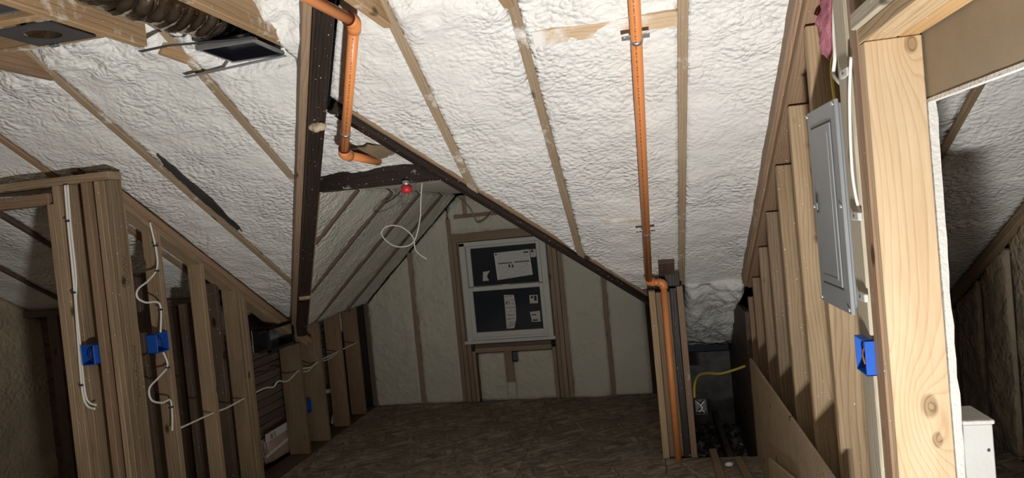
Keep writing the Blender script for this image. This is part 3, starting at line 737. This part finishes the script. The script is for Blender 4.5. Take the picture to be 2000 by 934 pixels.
# ---- the eave pit to the right of the post: no floor, dark debris
pit = struct(mk('floor_eave_pit', [(.13, 4.49, -.30), (1.0, 4.49, -.30), (1.0, 5.95, -.22), (.13, 5.95, -.22), (.13, 4.49, -.34), (1.0, 4.49, -.34), (1.0, 5.95, -.34), (.13, 5.95, -.34)],
                 [[0, 1, 2, 3], [7, 6, 5, 4], [0, 4, 5, 1], [1, 5, 6, 2], [2, 6, 7, 3], [3, 7, 4, 0]], debris_m), 'dark unfloored eave pit beside the post', 'floor')
abox('back_board', .13, 1.0, 5.86, 5.90, -.3, .40, plain('grey_eave_board', (.16, .16, .15), .8, bump=.4, bscale=12, var=.4), pit)
abox('side_board', .60, .64, 4.70, 5.9, -.3, .9, w_old, pit)
abox('floor_joist', .42, .46, 4.5, 5.86, -.3, -.10, w_old, pit)
def debris_heap():
    V = []; F = []
    for k in range(520):
        x = random.uniform(.16, .6); y = random.uniform(4.55, 5.8); z = -.29+.02*random.random()+.10*max(0, noise.noise(Vector((x*4, y*4, 2))))+.06*(y-4.5)
        r = random.uniform(.006, .028); b = len(V); R_ = Matrix.Rotation(random.uniform(0, 6), 3, Vector((random.random(), random.random(), random.random()+.1)))
        for sx_, sy_, sz_ in ((-1, -1, -1), (1, -1, -1), (1, 1, -1), (-1, 1, -1), (-.8, -.8, 1), (.8, -.8, 1), (.8, .8, 1), (-.8, .8, 1)):
            V.append(Vector((x, y, z))+R_ @ Vector((sx_*r*1.4, sy_*r, sz_*r*.4)))
        F += [[b+i for i in f] for f in ((0, 3, 2, 1), (4, 5, 6, 7), (0, 1, 5, 4), (1, 2, 6, 5), (2, 3, 7, 6), (3, 0, 4, 7))]
    m, nt, bb = nmat('debris_chips'); oi = N(nt, 'ShaderNodeNewGeometry')
    r = ramp(nt, [(0, (.03, .03, .03)), (.7, (.09, .085, .08)), (.9, (.25, .24, .22)), (1, (.5, .49, .46))]); nt.links.new(oi.outputs['Random Per Island'], r.inputs[0]); nt.links.new(r.outputs[0], bb.inputs['Base Color'])
    return tag(mk('debris', V, F, m), 'dark rubble and foam crumbs lying in the eave pit', 'debris', kind='stuff')
debris_heap()

# ================================================================== THINGS
# ---- orange sprinkler pipes
def ring_clamp(c, d, r, parent, tab=None):
    d = Vector(d).normalized(); o = pipe('clamp', Vector(c)-d*.008, Vector(c)+d*.008, r+.003, steel, parent)
    if tab is not None: abox('clamp_tab', *tab, zinc, parent)
    return o
def elbow(name, p, d0, d1, r, parent, ln=.045):
    """socket elbow: two short collars joined by a bend"""
    p = Vector(p); a = p+Vector(d0).normalized()*ln; b = p+Vector(d1).normalized()*ln
    pts = [a, a.lerp(p, .55)]+[a.lerp(p, .55)*(1-t)**2+p*2*t*(1-t)+b.lerp(p, .55)*t*t for t in (.25, .5, .75)]+[b.lerp(p, .55), b]
    return tube(name, pts, r, pipe_or, parent, n=18, smooth=False)
PR = .0205
ring_dk = plain('joint_ring_dark_red', (.10, .02, .015), .5)
p1 = thing('sprinkler_pipe', 'orange plastic sprinkler pipe zigzagging beside the dark left valley timber', 'pipe', (-.97, 1.2, 2.42), 'orange sprinkler pipes')
A0, A1, A2, A3 = Vector((-1.05, 1.2, 2.419)), Vector((-.957, 2.338, 2.419)), Vector((-1.336, 2.975, 2.030)), Vector((-1.278, 3.25, 2.010))
pipe('pipe', A0, A1, PR, pipe_or, p1); pipe('pipe', A1, A2, PR, pipe_pr, p1); pipe('pipe', A2, A3, PR, pipe_or, p1)
elbow('elbow', A1, A0-A1, A2-A1, PR+.006, p1); elbow('elbow', A2, A1-A2, A3-A2, PR+.006, p1)
ring_clamp(A1+(A2-A1)*.80, A2-A1, PR, p1)
o = pipe('joint_ring', A1+(A0-A1).normalized()*.044, A1+(A0-A1).normalized()*.048, PR+.0068, ring_dk, p1); pipe('joint_ring', A2+(A1-A2).normalized()*.044, A2+(A1-A2).normalized()*.048, PR+.0068, ring_dk, p1)
p2 = thing('sprinkler_pipe', 'long straight orange plastic sprinkler pipe running down the slope and the post', 'pipe', (.09, 4.455, 0), 'orange sprinkler pipes')
B0, B1, B2, B3 = Vector((.056, 1.5, 2.975)), Vector((-.002, 4.452, 1.172)), Vector((.088, 4.452, 1.160)), Vector((.083, 4.468, .0))
pipe('pipe', B0, B1, PR+.001, pipe_pr, p2); pipe('pipe', B1, B2, PR, pipe_or, p2); pipe('pipe', B2, B3, PR, pipe_or, p2)
elbow('elbow', B1, B0-B1, B2-B1, PR+.006, p2, .038); elbow('elbow', B2, B1-B2, B3-B2, PR+.006, p2, .038)
d2 = (B1-B0).normalized()
for y in (2.635, 3.90):
    c = B0+(B1-B0)*((y-1.5)/(4.452-1.5)); ring_clamp(c, d2, PR+.001, p2)
    lumber('clamp_tab', c+Vector((-.055, 0, .012)), c+Vector((.05, 0, .012)), .022, .004, zinc, p2, up=RU)
    o = pipe('screw', c+Vector((-.043, 0, .012))+RN*.006, c+Vector((-.043, 0, .012)), .005, screw_m, p2, n=8)
# red-capped sprinkler head under the tie board
sh = thing('fire_sprinkler', 'fire sprinkler in a red protective cap under the dark tie board', 'sprinkler', (-1.175, 3.335, 1.90))
pipe('fitting', (-1.175, 3.335, 1.905), (-1.175, 3.335, 1.878), .020, zinc, sh, up=(0, 1, 0)); pipe('protective_cap', (-1.175, 3.335, 1.880), (-1.175, 3.335, 1.845), .027, red_p, sh, up=(0, 1, 0))
pipe('cap_tip', (-1.175, 3.335, 1.846), (-1.175, 3.335, 1.838), .008, red_p, sh, up=(0, 1, 0))

# ---- breaker panel
bpn = thing('breaker_panel', 'grey steel electrical breaker panel mounted between the right wall studs', 'electrical panel', (.62, 2.44, 1.25))
abox('panel_box', .622, .71, 2.285, 2.585, 1.27, 1.92, panel_g, bpn)
abox('panel_cover', .606, .6185, 2.262, 2.618, 1.255, 1.93, panel_g, bpn, bev=.004)
dr = abox('panel_door', .601, .607, 2.325, 2.560, 1.335, 1.865, panel_g, bpn, bev=.002)
for a in ((2.318, 2.323, 1.33, 1.87), (2.562, 2.567, 1.33, 1.87)): abox('door_seam', .6045, .6062, *a, panel_gap, dr, bev=0)
for a in ((2.318, 2.567, 1.868, 1.873), (2.318, 2.567, 1.327, 1.332)): abox('door_seam', .6045, .6062, *a, panel_gap, dr, bev=0)
abox('door_rib', .599, .602, 2.355, 2.36, 1.36, 1.84, panel_g, dr, bev=.001); abox('door_rib', .599, .602, 2.355, 2.53, 1.355, 1.36, panel_g, dr, bev=.001)
lt = abox('latch', .597, .602, 2.525, 2.548, 1.575, 1.64, panel_gap, dr); abox('latch_tab', .594, .598, 2.53, 2.544, 1.585, 1.61, panel_g, dr)
for y, z in ((2.275, 1.915), (2.605, 1.915), (2.275, 1.27), (2.605, 1.27), (2.275, 1.595), (2.605, 1.595)):
    pipe('cover_screw', (.600, y, z), (.607, y, z), .006, screw_m, bpn, n=10)
# pink insulation over the panel
ins = lumpy('insulation_batt', (.705, 2.45, 2.20), .155, pink, None, (.42, 1.0, .85), 5, 4, .22, 9); tag(ins, 'pink fibreglass insulation stuffed above the breaker panel', 'insulation')

# ---- cables
def cable(name, pts, r, mat, label, group=None, st=None, flat=.55):
    t = thing(name, label, 'cable', pts[0], group or 'electrical cables')
    tube('cable_sheath', pts, r, mat, t, n=8, k=7)
    for (p, s) in (st or []): abox('staple', p[0]-s[0], p[0]+s[0], p[1]-s[1], p[1]+s[1], p[2]-.005, p[2]+.005, staple, t)
    return t
cable('power_cable', [(.66, 2.345, 2.25), (.655, 2.372, 2.16), (.648, 2.35, 2.10), (.65, 2.42, 2.05), (.655, 2.432, 1.95), (.66, 2.43, 1.90)], .007, cable_y, 'yellow cable dropping into the top of the breaker panel')
cable('power_cable', [(.65, 2.33, 2.25), (.645, 2.345, 2.15), (.64, 2.34, 2.07), (.64, 2.37, 2.02), (.645, 2.33, 1.985), (.655, 2.30, 1.96)], .006, cable_w, 'white cable looped above the breaker panel')
cable('power_cable', [(.665, 2.36, 2.25), (.66, 2.39, 2.1), (.66, 2.37, 2.0), (.665, 2.38, 1.9)], .007, cable_k, 'black cable dropping behind the yellow one above the panel')
cable('power_cable', [(.615, 2.095, 2.02), (.612, 2.13, 1.90), (.610, 2.152, 1.72), (.614, 2.150, 1.62), (.622, 2.145, 1.575)], .0045, cable_w, 'white cable running down the grey stud beside the breaker panel')
plate_m = plain('nail_plate_zinc', (.55, .55, .53), .45, .2)
def nail_plate(y, z, lab):
    t = thing('nail_plate', lab, 'nail plate', (.618, y, z), 'nail plates on the grey stud'); abox('plate', .606, .6185, y-.035, y+.035, z-.012, z+.012, plate_m, t); pipe('nail', (.603, y, z), (.607, y, z), .004, dark_sheet, t, n=8)
nail_plate(2.15, 1.985, 'topmost shiny nail plate on the grey stud beside the panel')
nail_plate(2.155, 1.566, 'nail plate on the grey stud level with the middle of the panel')
nail_plate(2.158, 1.327, 'lowest nail plate on the grey stud just above the blue box')
cable('power_cable', [(-2.815, 2.932, 2.04), (-2.822, 2.932, 1.86), (-2.828, 2.932, 1.55), (-2.842, 2.932, 1.25), (-2.85, 2.932, 1.0), (-2.83, 2.93, .925), (-2.785, 2.93, .905)], .006, cable_w, 'pair-left white cable stapled down the first left stud',
      st=[((-2.82, 2.93, 1.86), (.014, .008)), ((-2.832, 2.93, 1.50), (.014, .008)), ((-2.848, 2.93, 1.03), (.014, .008))])
cable('power_cable', [(-2.800, 2.932, 2.04), (-2.808, 2.932, 1.86), (-2.812, 2.932, 1.58), (-2.828, 2.932, 1.45), (-2.832, 2.932, 1.24), (-2.836, 2.932, 1.0), (-2.815, 2.93, .94), (-2.775, 2.93, .925)], .0055, cable_w, 'second white cable hanging right beside its twin on the first left stud')
cable('power_cable', [(-2.655, 3.299, 1.83), (-2.655, 3.325, 1.672), (-2.655, 3.315, 1.573), (-2.655, 3.24, 1.515), (-2.655, 3.157, 1.477), (-2.655, 3.145, 1.435), (-2.655, 3.20, 1.40), (-2.655, 3.307, 1.375), (-2.66, 3.295, 1.22)], .0055, cable_w, 'white cable curling into the top of the blue box on the left stud',
      st=[((-2.655, 3.325, 1.70), (.008, .014)), ((-2.655, 3.312, 1.56), (.008, .014)), ((-2.655, 3.305, 1.345), (.008, .014))])
cable('power_cable', [(-2.66, 3.298, 1.11), (-2.655, 3.315, 1.03), (-2.655, 3.24, .985), (-2.655, 3.16, .945), (-2.655, 3.165, .88), (-2.655, 3.24, .843), (-2.655, 3.305, .84), (-2.655, 3.31, .77), (-2.655, 3.296, .67)], .0055, cable_w, 'white cable curling out of the bottom of the blue box on the left stud',
      st=[((-2.655, 3.312, 1.02), (.008, .014)), ((-2.655, 3.305, .80), (.008, .014))])
cable('power_cable', [(-2.69, 3.40, .652), (-2.69, 3.708, .648), (-2.69, 3.85, .640), (-2.69, 4.04, .647), (-2.69, 4.28, .650), (-2.69, 4.40, .63), (-2.69, 4.47, .652), (-2.70, 4.62, .62), (-2.71, 4.82, .655), (-2.71, 5.0, .635), (-2.70, 5.12, .655), (-2.70, 5.50, .66), (-2.69, 5.88, .665)], .0055, cable_w, 'white cable threaded level through the left studs toward the dormer')
cable('power_cable', [(-2.72, 4.83, .640), (-2.72, 4.97, .612), (-2.72, 5.11, .640), (-2.71, 5.3, .632), (-2.71, 5.49, .648)], .005, cable_w, 'second white cable sagging between the short dormer studs')
cable('power_cable', [(-1.30, 3.98, 1.93), (-1.325, 4.0, 1.83), (-1.344, 4.0, 1.707), (-1.40, 4.0, 1.575), (-1.50, 4.0, 1.555), (-1.575, 4.0, 1.60), (-1.60, 4.0, 1.655), (-1.55, 4.0, 1.69), (-1.47, 4.01, 1.675), (-1.405, 4.01, 1.61), (-1.395, 4.01, 1.53), (-1.36, 4.0, 1.49), (-1.325, 4.0, 1.465)], .004, cable_w, 'thin white cable hanging in a loose loop below the dormer ceiling')
cable('power_cable', [(-1.70, 4.55, 1.93), (-1.82, 4.55, 1.90), (-1.91, 4.55, 1.86), (-1.88, 4.53, 1.83), (-1.76, 4.50, 1.85), (-1.66, 4.5, 1.90), (-1.63, 4.5, 1.93)], .004, cable_k, 'thin dark cable loop against the dormer slope')
cable('power_cable', [(-1.66, 6.07, 1.92), (-1.55, 6.06, 1.80), (-1.50, 6.05, 1.68), (-1.47, 6.05, 1.66), (-1.40, 6.05, 1.69), (-1.33, 6.06, 1.76)], .006, plain('grey_cable', (.30, .29, .26), .6), 'grey cable loop on the gable above the window')
cable('power_cable', [(.225, 4.62, .36), (.235, 4.65, .44), (.27, 4.75, .475), (.34, 4.85, .465), (.42, 4.9, .445), (.50, 4.9, .46), (.595, 4.86, .50)], .009, cable_y, 'yellow cable arching across the dark eave pit')

# ---- blue outlet boxes and others (open on one side)
def outlet_box(name, label, c, size, face, mat, wires=None, cat='outlet box', group=None):
    """open-fronted box; face is the axis direction of the opening"""
    t = thing(name, label, cat, c, group or 'outlet boxes'); w = .0035
    h = Vector(size)/2; c = Vector(c); ax = max(range(3), key=lambda i: abs(face[i])); sg = 1 if face[ax] > 0 else -1
    for i in range(3):
        for q in (-1, 1):
            if i == ax and q == sg: continue
            lo_ = [c[k]-h[k] for k in range(3)]; hi_ = [c[k]+h[k] for k in range(3)]
            if q < 0: hi_[i] = lo_[i]+w
            else: lo_[i] = hi_[i]-w
            abox('box_back' if i == ax else 'box_side', lo_[0], hi_[0], lo_[1], hi_[1], lo_[2], hi_[2], mat, t, bev=.001)
    for pts, r, m in (wires or []): tube('wire_end', pts, r, m, t, n=6)
    return t
outlet_box('outlet_box', 'blue plastic outlet box with bare copper wires on the right wall', (.630, 2.175, 1.15), (.065, .095, .105), (-1, 0, 0), blue,
           [([(.64, 2.16, 1.19), (.61, 2.165, 1.15), (.612, 2.17, 1.115)], .003, copper), ([(.64, 2.19, 1.19), (.608, 2.185, 1.16), (.61, 2.18, 1.12)], .003, copper), ([(.645, 2.2, 1.19), (.612, 2.20, 1.14), (.615, 2.19, 1.115)], .0035, cable_k)])
outlet_box('outlet_box', 'blue plastic outlet box on the first stud pack at far left', (-2.780, 2.945, 1.18), (.075, .06, .10), (0, -1, 0), blue, [([(-2.79, 2.96, 1.22), (-2.785, 2.925, 1.18), (-2.775, 2.93, 1.15)], .003, cable_k)])
outlet_box('outlet_box', 'blue plastic outlet box between two curling white cables on the left', (-2.688, 3.300, 1.165), (.065, .095, .105), (1, 0, 0), blue, [([(-2.69, 3.29, 1.2), (-2.662, 3.30, 1.17), (-2.665, 3.31, 1.13)], .003, cable_k)])
outlet_box('outlet_box', 'dim blue outlet box low between the short dormer studs', (-2.80, 5.02, .315), (.06, .075, .10), (1, 0, 0), blue)
outlet_box('outlet_box', 'small dark outlet box below the window beside the short stud', (-1.265, 6.085, .405), (.05, .05, .09), (0, -1, 0), dark_sheet)
outlet_box('outlet_box', 'square metal junction box at the edge of the eave pit', (.262, 4.62, .305), (.075, .05, .10), (0, -1, 0), dark_sheet, [([(.235, 4.6, .34), (.27, 4.595, .30), (.245, 4.6, .27)], .004, cable_w), ([(.285, 4.6, .34), (.262, 4.596, .31), (.28, 4.6, .265)], .004, cable_w)])

# ---- ceiling register boot on its hanger bars, foil duct, lamp plate
rb = thing('register_boot', 'black metal ceiling register boot hung between two joists on steel bars', 'register', (-1.475, 2.44, 2.40))
z0 = 2.405
for n_, a in (('boot_side', (-1.585, -1.580, 2.33, 2.545, z0, 2.438)), ('boot_side', (-1.370, -1.365, 2.33, 2.545, z0, 2.438)), ('boot_side', (-1.585, -1.365, 2.33, 2.335, z0, 2.438)), ('boot_side', (-1.585, -1.365, 2.540, 2.545, z0, 2.438)), ('boot_top', (-1.585, -1.365, 2.33, 2.545, 2.434, 2.438))):
    abox(n_, *a, black_m, rb, bev=.001)
for a in ((-1.592, -1.358, 2.322, 2.332, z0-.004, z0+.016), (-1.592, -1.358, 2.543, 2.553, z0-.004, z0+.016), (-1.595, -1.585, 2.322, 2.553, z0, z0+.03), (-1.365, -1.355, 2.322, 2.553, z0, z0+.012)):
    abox('flange', *a, zinc if a[2] > 2.5 or a[0] < -1.594 else steel, rb, bev=.001)
lumber('hanger_bar', (-1.80, 2.285, 2.418), (-1.68, 2.29, 2.425), .018, .004, dark_sheet, rb); lumber('hanger_bar', (-1.68, 2.29, 2.425), (-1.34, 2.325, 2.412), .018, .004, dark_sheet, rb)
lumber('hanger_bar', (-1.81, 2.548, 2.372), (-1.35, 2.548, 2.398), .022, .004, steel, rb)
for x, y, z in ((-1.79, 2.285, 2.414), (-1.585, 2.30, 2.414), (-1.36, 2.322, 2.405), (-1.75, 2.548, 2.394), (-1.5, 2.548, 2.395)): pipe('rivet', (x, y, z-.004), (x, y, z+.002), .005, screw_m, rb, n=8)
fd = thing('flexible_duct', 'shiny crinkled foil flexible duct running up between the joists to the boot', 'duct', (-1.47, 2.40, 2.47))
def duct_mesh(pts, r, n=26, k=14):
    P = smooth_path(pts, k); V = []; F = []; c = P[0].copy()
    for i, p in enumerate(P):
        t = (P[min(i+1, len(P)-1)]-P[max(i-1, 0)]).normalized(); a = Vector((1, 0, 0)); a = (a-t*a.dot(t)).normalized(); b = t.cross(a)
        for q in range(n):
            an = 2*math.pi*q/n; pp = p+(a*math.cos(an)+b*math.sin(an))*r
            V.append(p-c+(a*math.cos(an)+b*math.sin(an))*(r*(1+.035*math.sin(i*1.7)+.10*noise.noise(pp*22)+.05*noise.noise(pp*60))))
    m = len(P)
    for i in range(m-1):
        for q in range(n): F.append([i*n+q, i*n+(q+1) % n, (i+1)*n+(q+1) % n, (i+1)*n+q])
    o = mk('duct_sleeve', V, F, foil, fd, smooth=True, matrix=Matrix.Translation(c)); return o
duct_mesh([(-1.485, 2.40, 2.545), (-1.51, 2.26, 2.535), (-1.555, 2.08, 2.53), (-1.59, 1.85, 2.54), (-1.60, 1.5, 2.60), (-1.60, 1.2, 2.7)], .108)
pipe('duct_collar', (-1.47, 2.45, 2.55), (-1.485, 2.37, 2.545), .112, black_m, fd)
lp = thing('light_mounting_plate', 'dark sheet-metal light mounting plate with round hole between joists at top left', 'light plate', (-1.93, 1.98, 2.43))
def holed_plate(x0, x1, y0, y1, z, cx, cy, r, mat, parent, th=.003, n=32):
    V = []; F = []
    for zz in (z, z+th):
        for k in range(n):
            a = 2*math.pi*k/n; V.append((cx+r*math.cos(a)*1.2, cy+r*math.sin(a), zz))
        for k in range(n):
            a = 2*math.pi*k/n; c_, s_ = math.cos(a), math.sin(a); q = max(abs(c_), abs(s_)); ux, uy = c_/q, s_/q
            V.append((cx+(ux*(x1-cx) if ux > 0 else -ux*(x0-cx)), cy+(uy*(y1-cy) if uy > 0 else -uy*(y0-cy)), zz))
    for k in range(n):
        k2 = (k+1) % n; F += [[k, k2, n+k2, n+k][::-1], [2*n+k, 2*n+k2, 3*n+k2, 3*n+k], [k, k2, 2*n+k2, 2*n+k], [n+k, n+k2, 3*n+k2, 3*n+k][::-1]]
    return mk('plate', V, F, mat, parent)
holed_plate(-2.04, -1.805, 1.885, 2.082, 2.424, -1.925, 1.985, .05, dark_sheet, lp)
abox('plate_flange', -2.04, -1.805, 2.078, 2.083, 2.424, 2.437, dark_sheet, lp); abox('plate_flange', -2.042, -2.037, 1.885, 2.082, 2.424, 2.437, dark_sheet, lp)
abox('mounting_bar', -2.36, -1.80, 1.90, 1.915, 2.428, 2.433, dark_sheet, lp)
abox('mounting_tab', -2.00, -1.97, 2.08, 2.10, 2.418, 2.424, steel, lp)
jb = thing('junction_box', 'small grey metal junction box with foil edge by the joist at the top left corner', 'junction box', (-1.83, 1.76, 2.45))
abox('box_body', -1.92, -1.805, 1.72, 1.80, 2.44, 2.50, dark_sheet, jb); abox('box_lip', -1.925, -1.803, 1.80, 1.805, 2.435, 2.50, steel, jb)
cable('power_cable', [(-1.86, 1.80, 2.47), (-1.90, 1.86, 2.45), (-1.98, 1.88, 2.44), (-2.10, 1.85, 2.46), (-2.2, 1.8, 2.5)], .008, cable_k, 'black cable drooping from the junction box at top left')
cable('power_cable', [(-1.84, 1.84, 2.47), (-1.90, 1.90, 2.455), (-1.96, 1.93, 2.43)], .007, cable_k, 'short black whip entering the light mounting plate')

# ---- black register boot in the left wall
wb_ = thing('wall_register_boot', 'black wall register boot strapped under the sloping plate on the left', 'register', (-2.69, 4.52, .87))
for n_, a in (('boot_side', (-2.78, -2.66, 4.345, 4.352, .895, 1.065)), ('boot_side', (-2.78, -2.66, 4.690, 4.697, .875, 1.045)), ('boot_top', (-2.78, -2.66, 4.345, 4.697, 1.045, 1.053)), ('boot_bottom', (-2.78, -2.66, 4.345, 4.697, .890, .898)), ('boot_back', (-2.785, -2.78, 4.345, 4.697, .89, 1.05))):
    abox(n_, *a, steel if n_ == 'boot_back' else black_m, wb_, bev=.001)
for a in ((-2.664, -2.655, 4.335, 4.365, .885, 1.06), (-2.664, -2.655, 4.68, 4.705, .885, 1.06), (-2.664, -2.655, 4.335, 4.705, 1.04, 1.062), (-2.664, -2.655, 4.335, 4.705, .882, .905)): abox('flange', *a, black_m, wb_, bev=.001)
for z in (.90, 1.03): abox('strap', -2.662, -2.656, 4.23, 4.345, z, z+.02, black_m, wb_, bev=.001)

# ---- plywood sheet, scrap boards, white boxed post, trim, bag
tag(prism('plywood_sheet', [(2.3, 0.003), (4.40, 0.003), (4.395, .655), (2.3, .640)], 'x', .566, .580, ply), 'plywood strip standing on edge along the foot of the right studs', 'plywood')
tag(prism('plywood_offcut', [(3.0, .003), (3.80, .003), (3.76, .26), (3.0, .435)], 'x', .536, .549, ply), 'smaller slanted plywood offcut leaning before the plywood strip', 'plywood')
tag(lumber('scrap_board', (.312, 4.02, .022), (.308, 4.55, .022), .044, .038, w_brown), 'short scrap board lying out from the pit edge, nearer the orange riser', 'board')
tag(lumber('scrap_board', (.470, 3.98, .022), (.446, 4.40, .022), .044, .038, w_raft2), 'short scrap board on the floor, nearer the plywood strip', 'board')
tag(lumpy('foam_scrap', (.385, 4.33, .016), .022, foam, None, (1.2, .8, .6), 2, 2), 'crumb of white foam on the floor between the scrap boards', 'foam scrap')
wbx = thing('boxed_post', 'waist-high white boxed end post beside the drywall edge', 'post', (.842, 2.12, 0))
abox('box_body', .795, .888, 2.06, 2.19, 0, .968, white_b, wbx); abox('box_cap', .792, .892, 2.055, 2.195, .968, .980, drywall_white, wbx)
for x, z in ((.803, .945), (.872, .895)): pipe('screw_head', (x, 2.056, z), (x, 2.062, z), .0035, dark_sheet, wbx, n=8)
tr = thing('plastic_trim', 'white plastic trim offcut bent like a seven behind the dormer studs', 'trim', (-2.86, 5.6, 0))
lumber('trim_leg', (-2.86, 5.50, .31), (-2.86, 5.74, .265), .012, .035, pvc_w, tr); lumber('trim_leg', (-2.858, 5.74, .265), (-2.858, 5.54, .01), .012, .035, pvc_w, tr)
bg = thing('material_bag', 'crumpled printed paper bag lying behind the left studs', 'bag', (-2.89, 4.85, 0))
def bag_mesh():
    bm = bmesh.new(); bmesh.ops.create_cube(bm, size=1); bmesh.ops.subdivide_edges(bm, edges=bm.edges, cuts=9, use_grid_fill=True)
    for v in bm.verts:
        q = Vector((v.co.x*.06, v.co.y*.62, v.co.z*.21*(1-.35*abs(v.co.y)*2*.6))); q += Vector((.012*noise.noise(v.co*5), .02*noise.noise(v.co*4+Vector((3, 0, 0))), .018*noise.noise(v.co*6)))
        v.co = q
    V = [v.co.copy() for v in bm.verts]; bm.verts.index_update(); F = [[v.index for v in f.verts] for f in bm.faces]; bm.free()
    return mk('bag_body', V, F, bag_m, bg, smooth=True, matrix=Matrix.Translation((-2.905, 4.85, .115)))
bag_mesh()
tag(abox('paper_strip', -2.873, -2.865, 4.52, 4.95, .19, .25, pvc_w, bg), 'white paper edge'); lumber('paper_strip', (-2.87, 4.50, .09), (-2.87, 5.20, .15), .01, .022, pvc_w, bg)
def lettering(txt, loc, size, parent, rotz=math.pi/2):
    cu_ = bpy.data.curves.new('lettering', 'FONT'); cu_.body = txt; cu_.size = size; cu_.extrude = .0008
    tmp = bpy.data.objects.new('tmp_text', cu_); COL.objects.link(tmp)
    dg = bpy.context.evaluated_depsgraph_get(); me = bpy.data.meshes.new_from_object(tmp.evaluated_get(dg)); bpy.data.objects.remove(tmp)
    me.materials.clear(); me.materials.append(ink); o = bpy.data.objects.new('lettering', me); link(o, parent)
    o.matrix_basis = Matrix.Translation(loc) @ Matrix.Rotation(rotz, 4, 'Z') @ Matrix.Rotation(math.pi/2, 4, 'X'); WM[o.name] = o.matrix_basis
lettering('IS S', (-2.8635, 4.575, .200), .05, bg)

# ---- the work lamp itself (below the frame, lights the room)
wl_ = thing('work_lamp', 'low black and yellow work lamp lying on the floor facing up, below the picture', 'lamp', (LAMP[0], LAMP[1], 0))
x, y, z = LAMP
abox('lamp_head', x-.10, x+.10, y-.075, y+.075, .06, .128, lamp_k, wl_, bev=.01); abox('lamp_rim', x-.105, x+.105, y-.08, y+.08, .118, .132, lamp_y, wl_, bev=.004)
abox('lens', x-.085, x+.085, y-.06, y+.06, .128, .134, plain('lamp_lens', (.8, .8, .76), .3), wl_)
for sx_ in (-1, 1): abox('bracket_arm', x+sx_*.115-.006, x+sx_*.115+.006, y-.012, y+.012, .012, .10, lamp_y, wl_)
abox('bracket_foot', x-.121, x+.121, y-.05, y+.05, .002, .014, lamp_y, wl_)

# ---- handwriting in marker on the corner studs (illegible scrawl, as in the photograph)
def scrawl(x, y, z0, z1, amp, seed, parent):
    rnd = random.Random(seed); pts = []; n = int((z1-z0)/.012)
    for i in range(n):
        z = z1-(z1-z0)*i/n; pts.append((x, y+amp*(.5+.5*rnd.random())*(1 if i % 2 else -1)*(1 if rnd.random() > .2 else .2), z+rnd.uniform(-.006, .006)))
    tube('marker_scrawl', pts, .0011, ink, parent, n=4, k=3)
scrawl(-2.5735, 2.99, 1.50, 1.66, .012, 3, wr); scrawl(-2.5735, 2.99, .93, 1.20, .012, 5, wr)
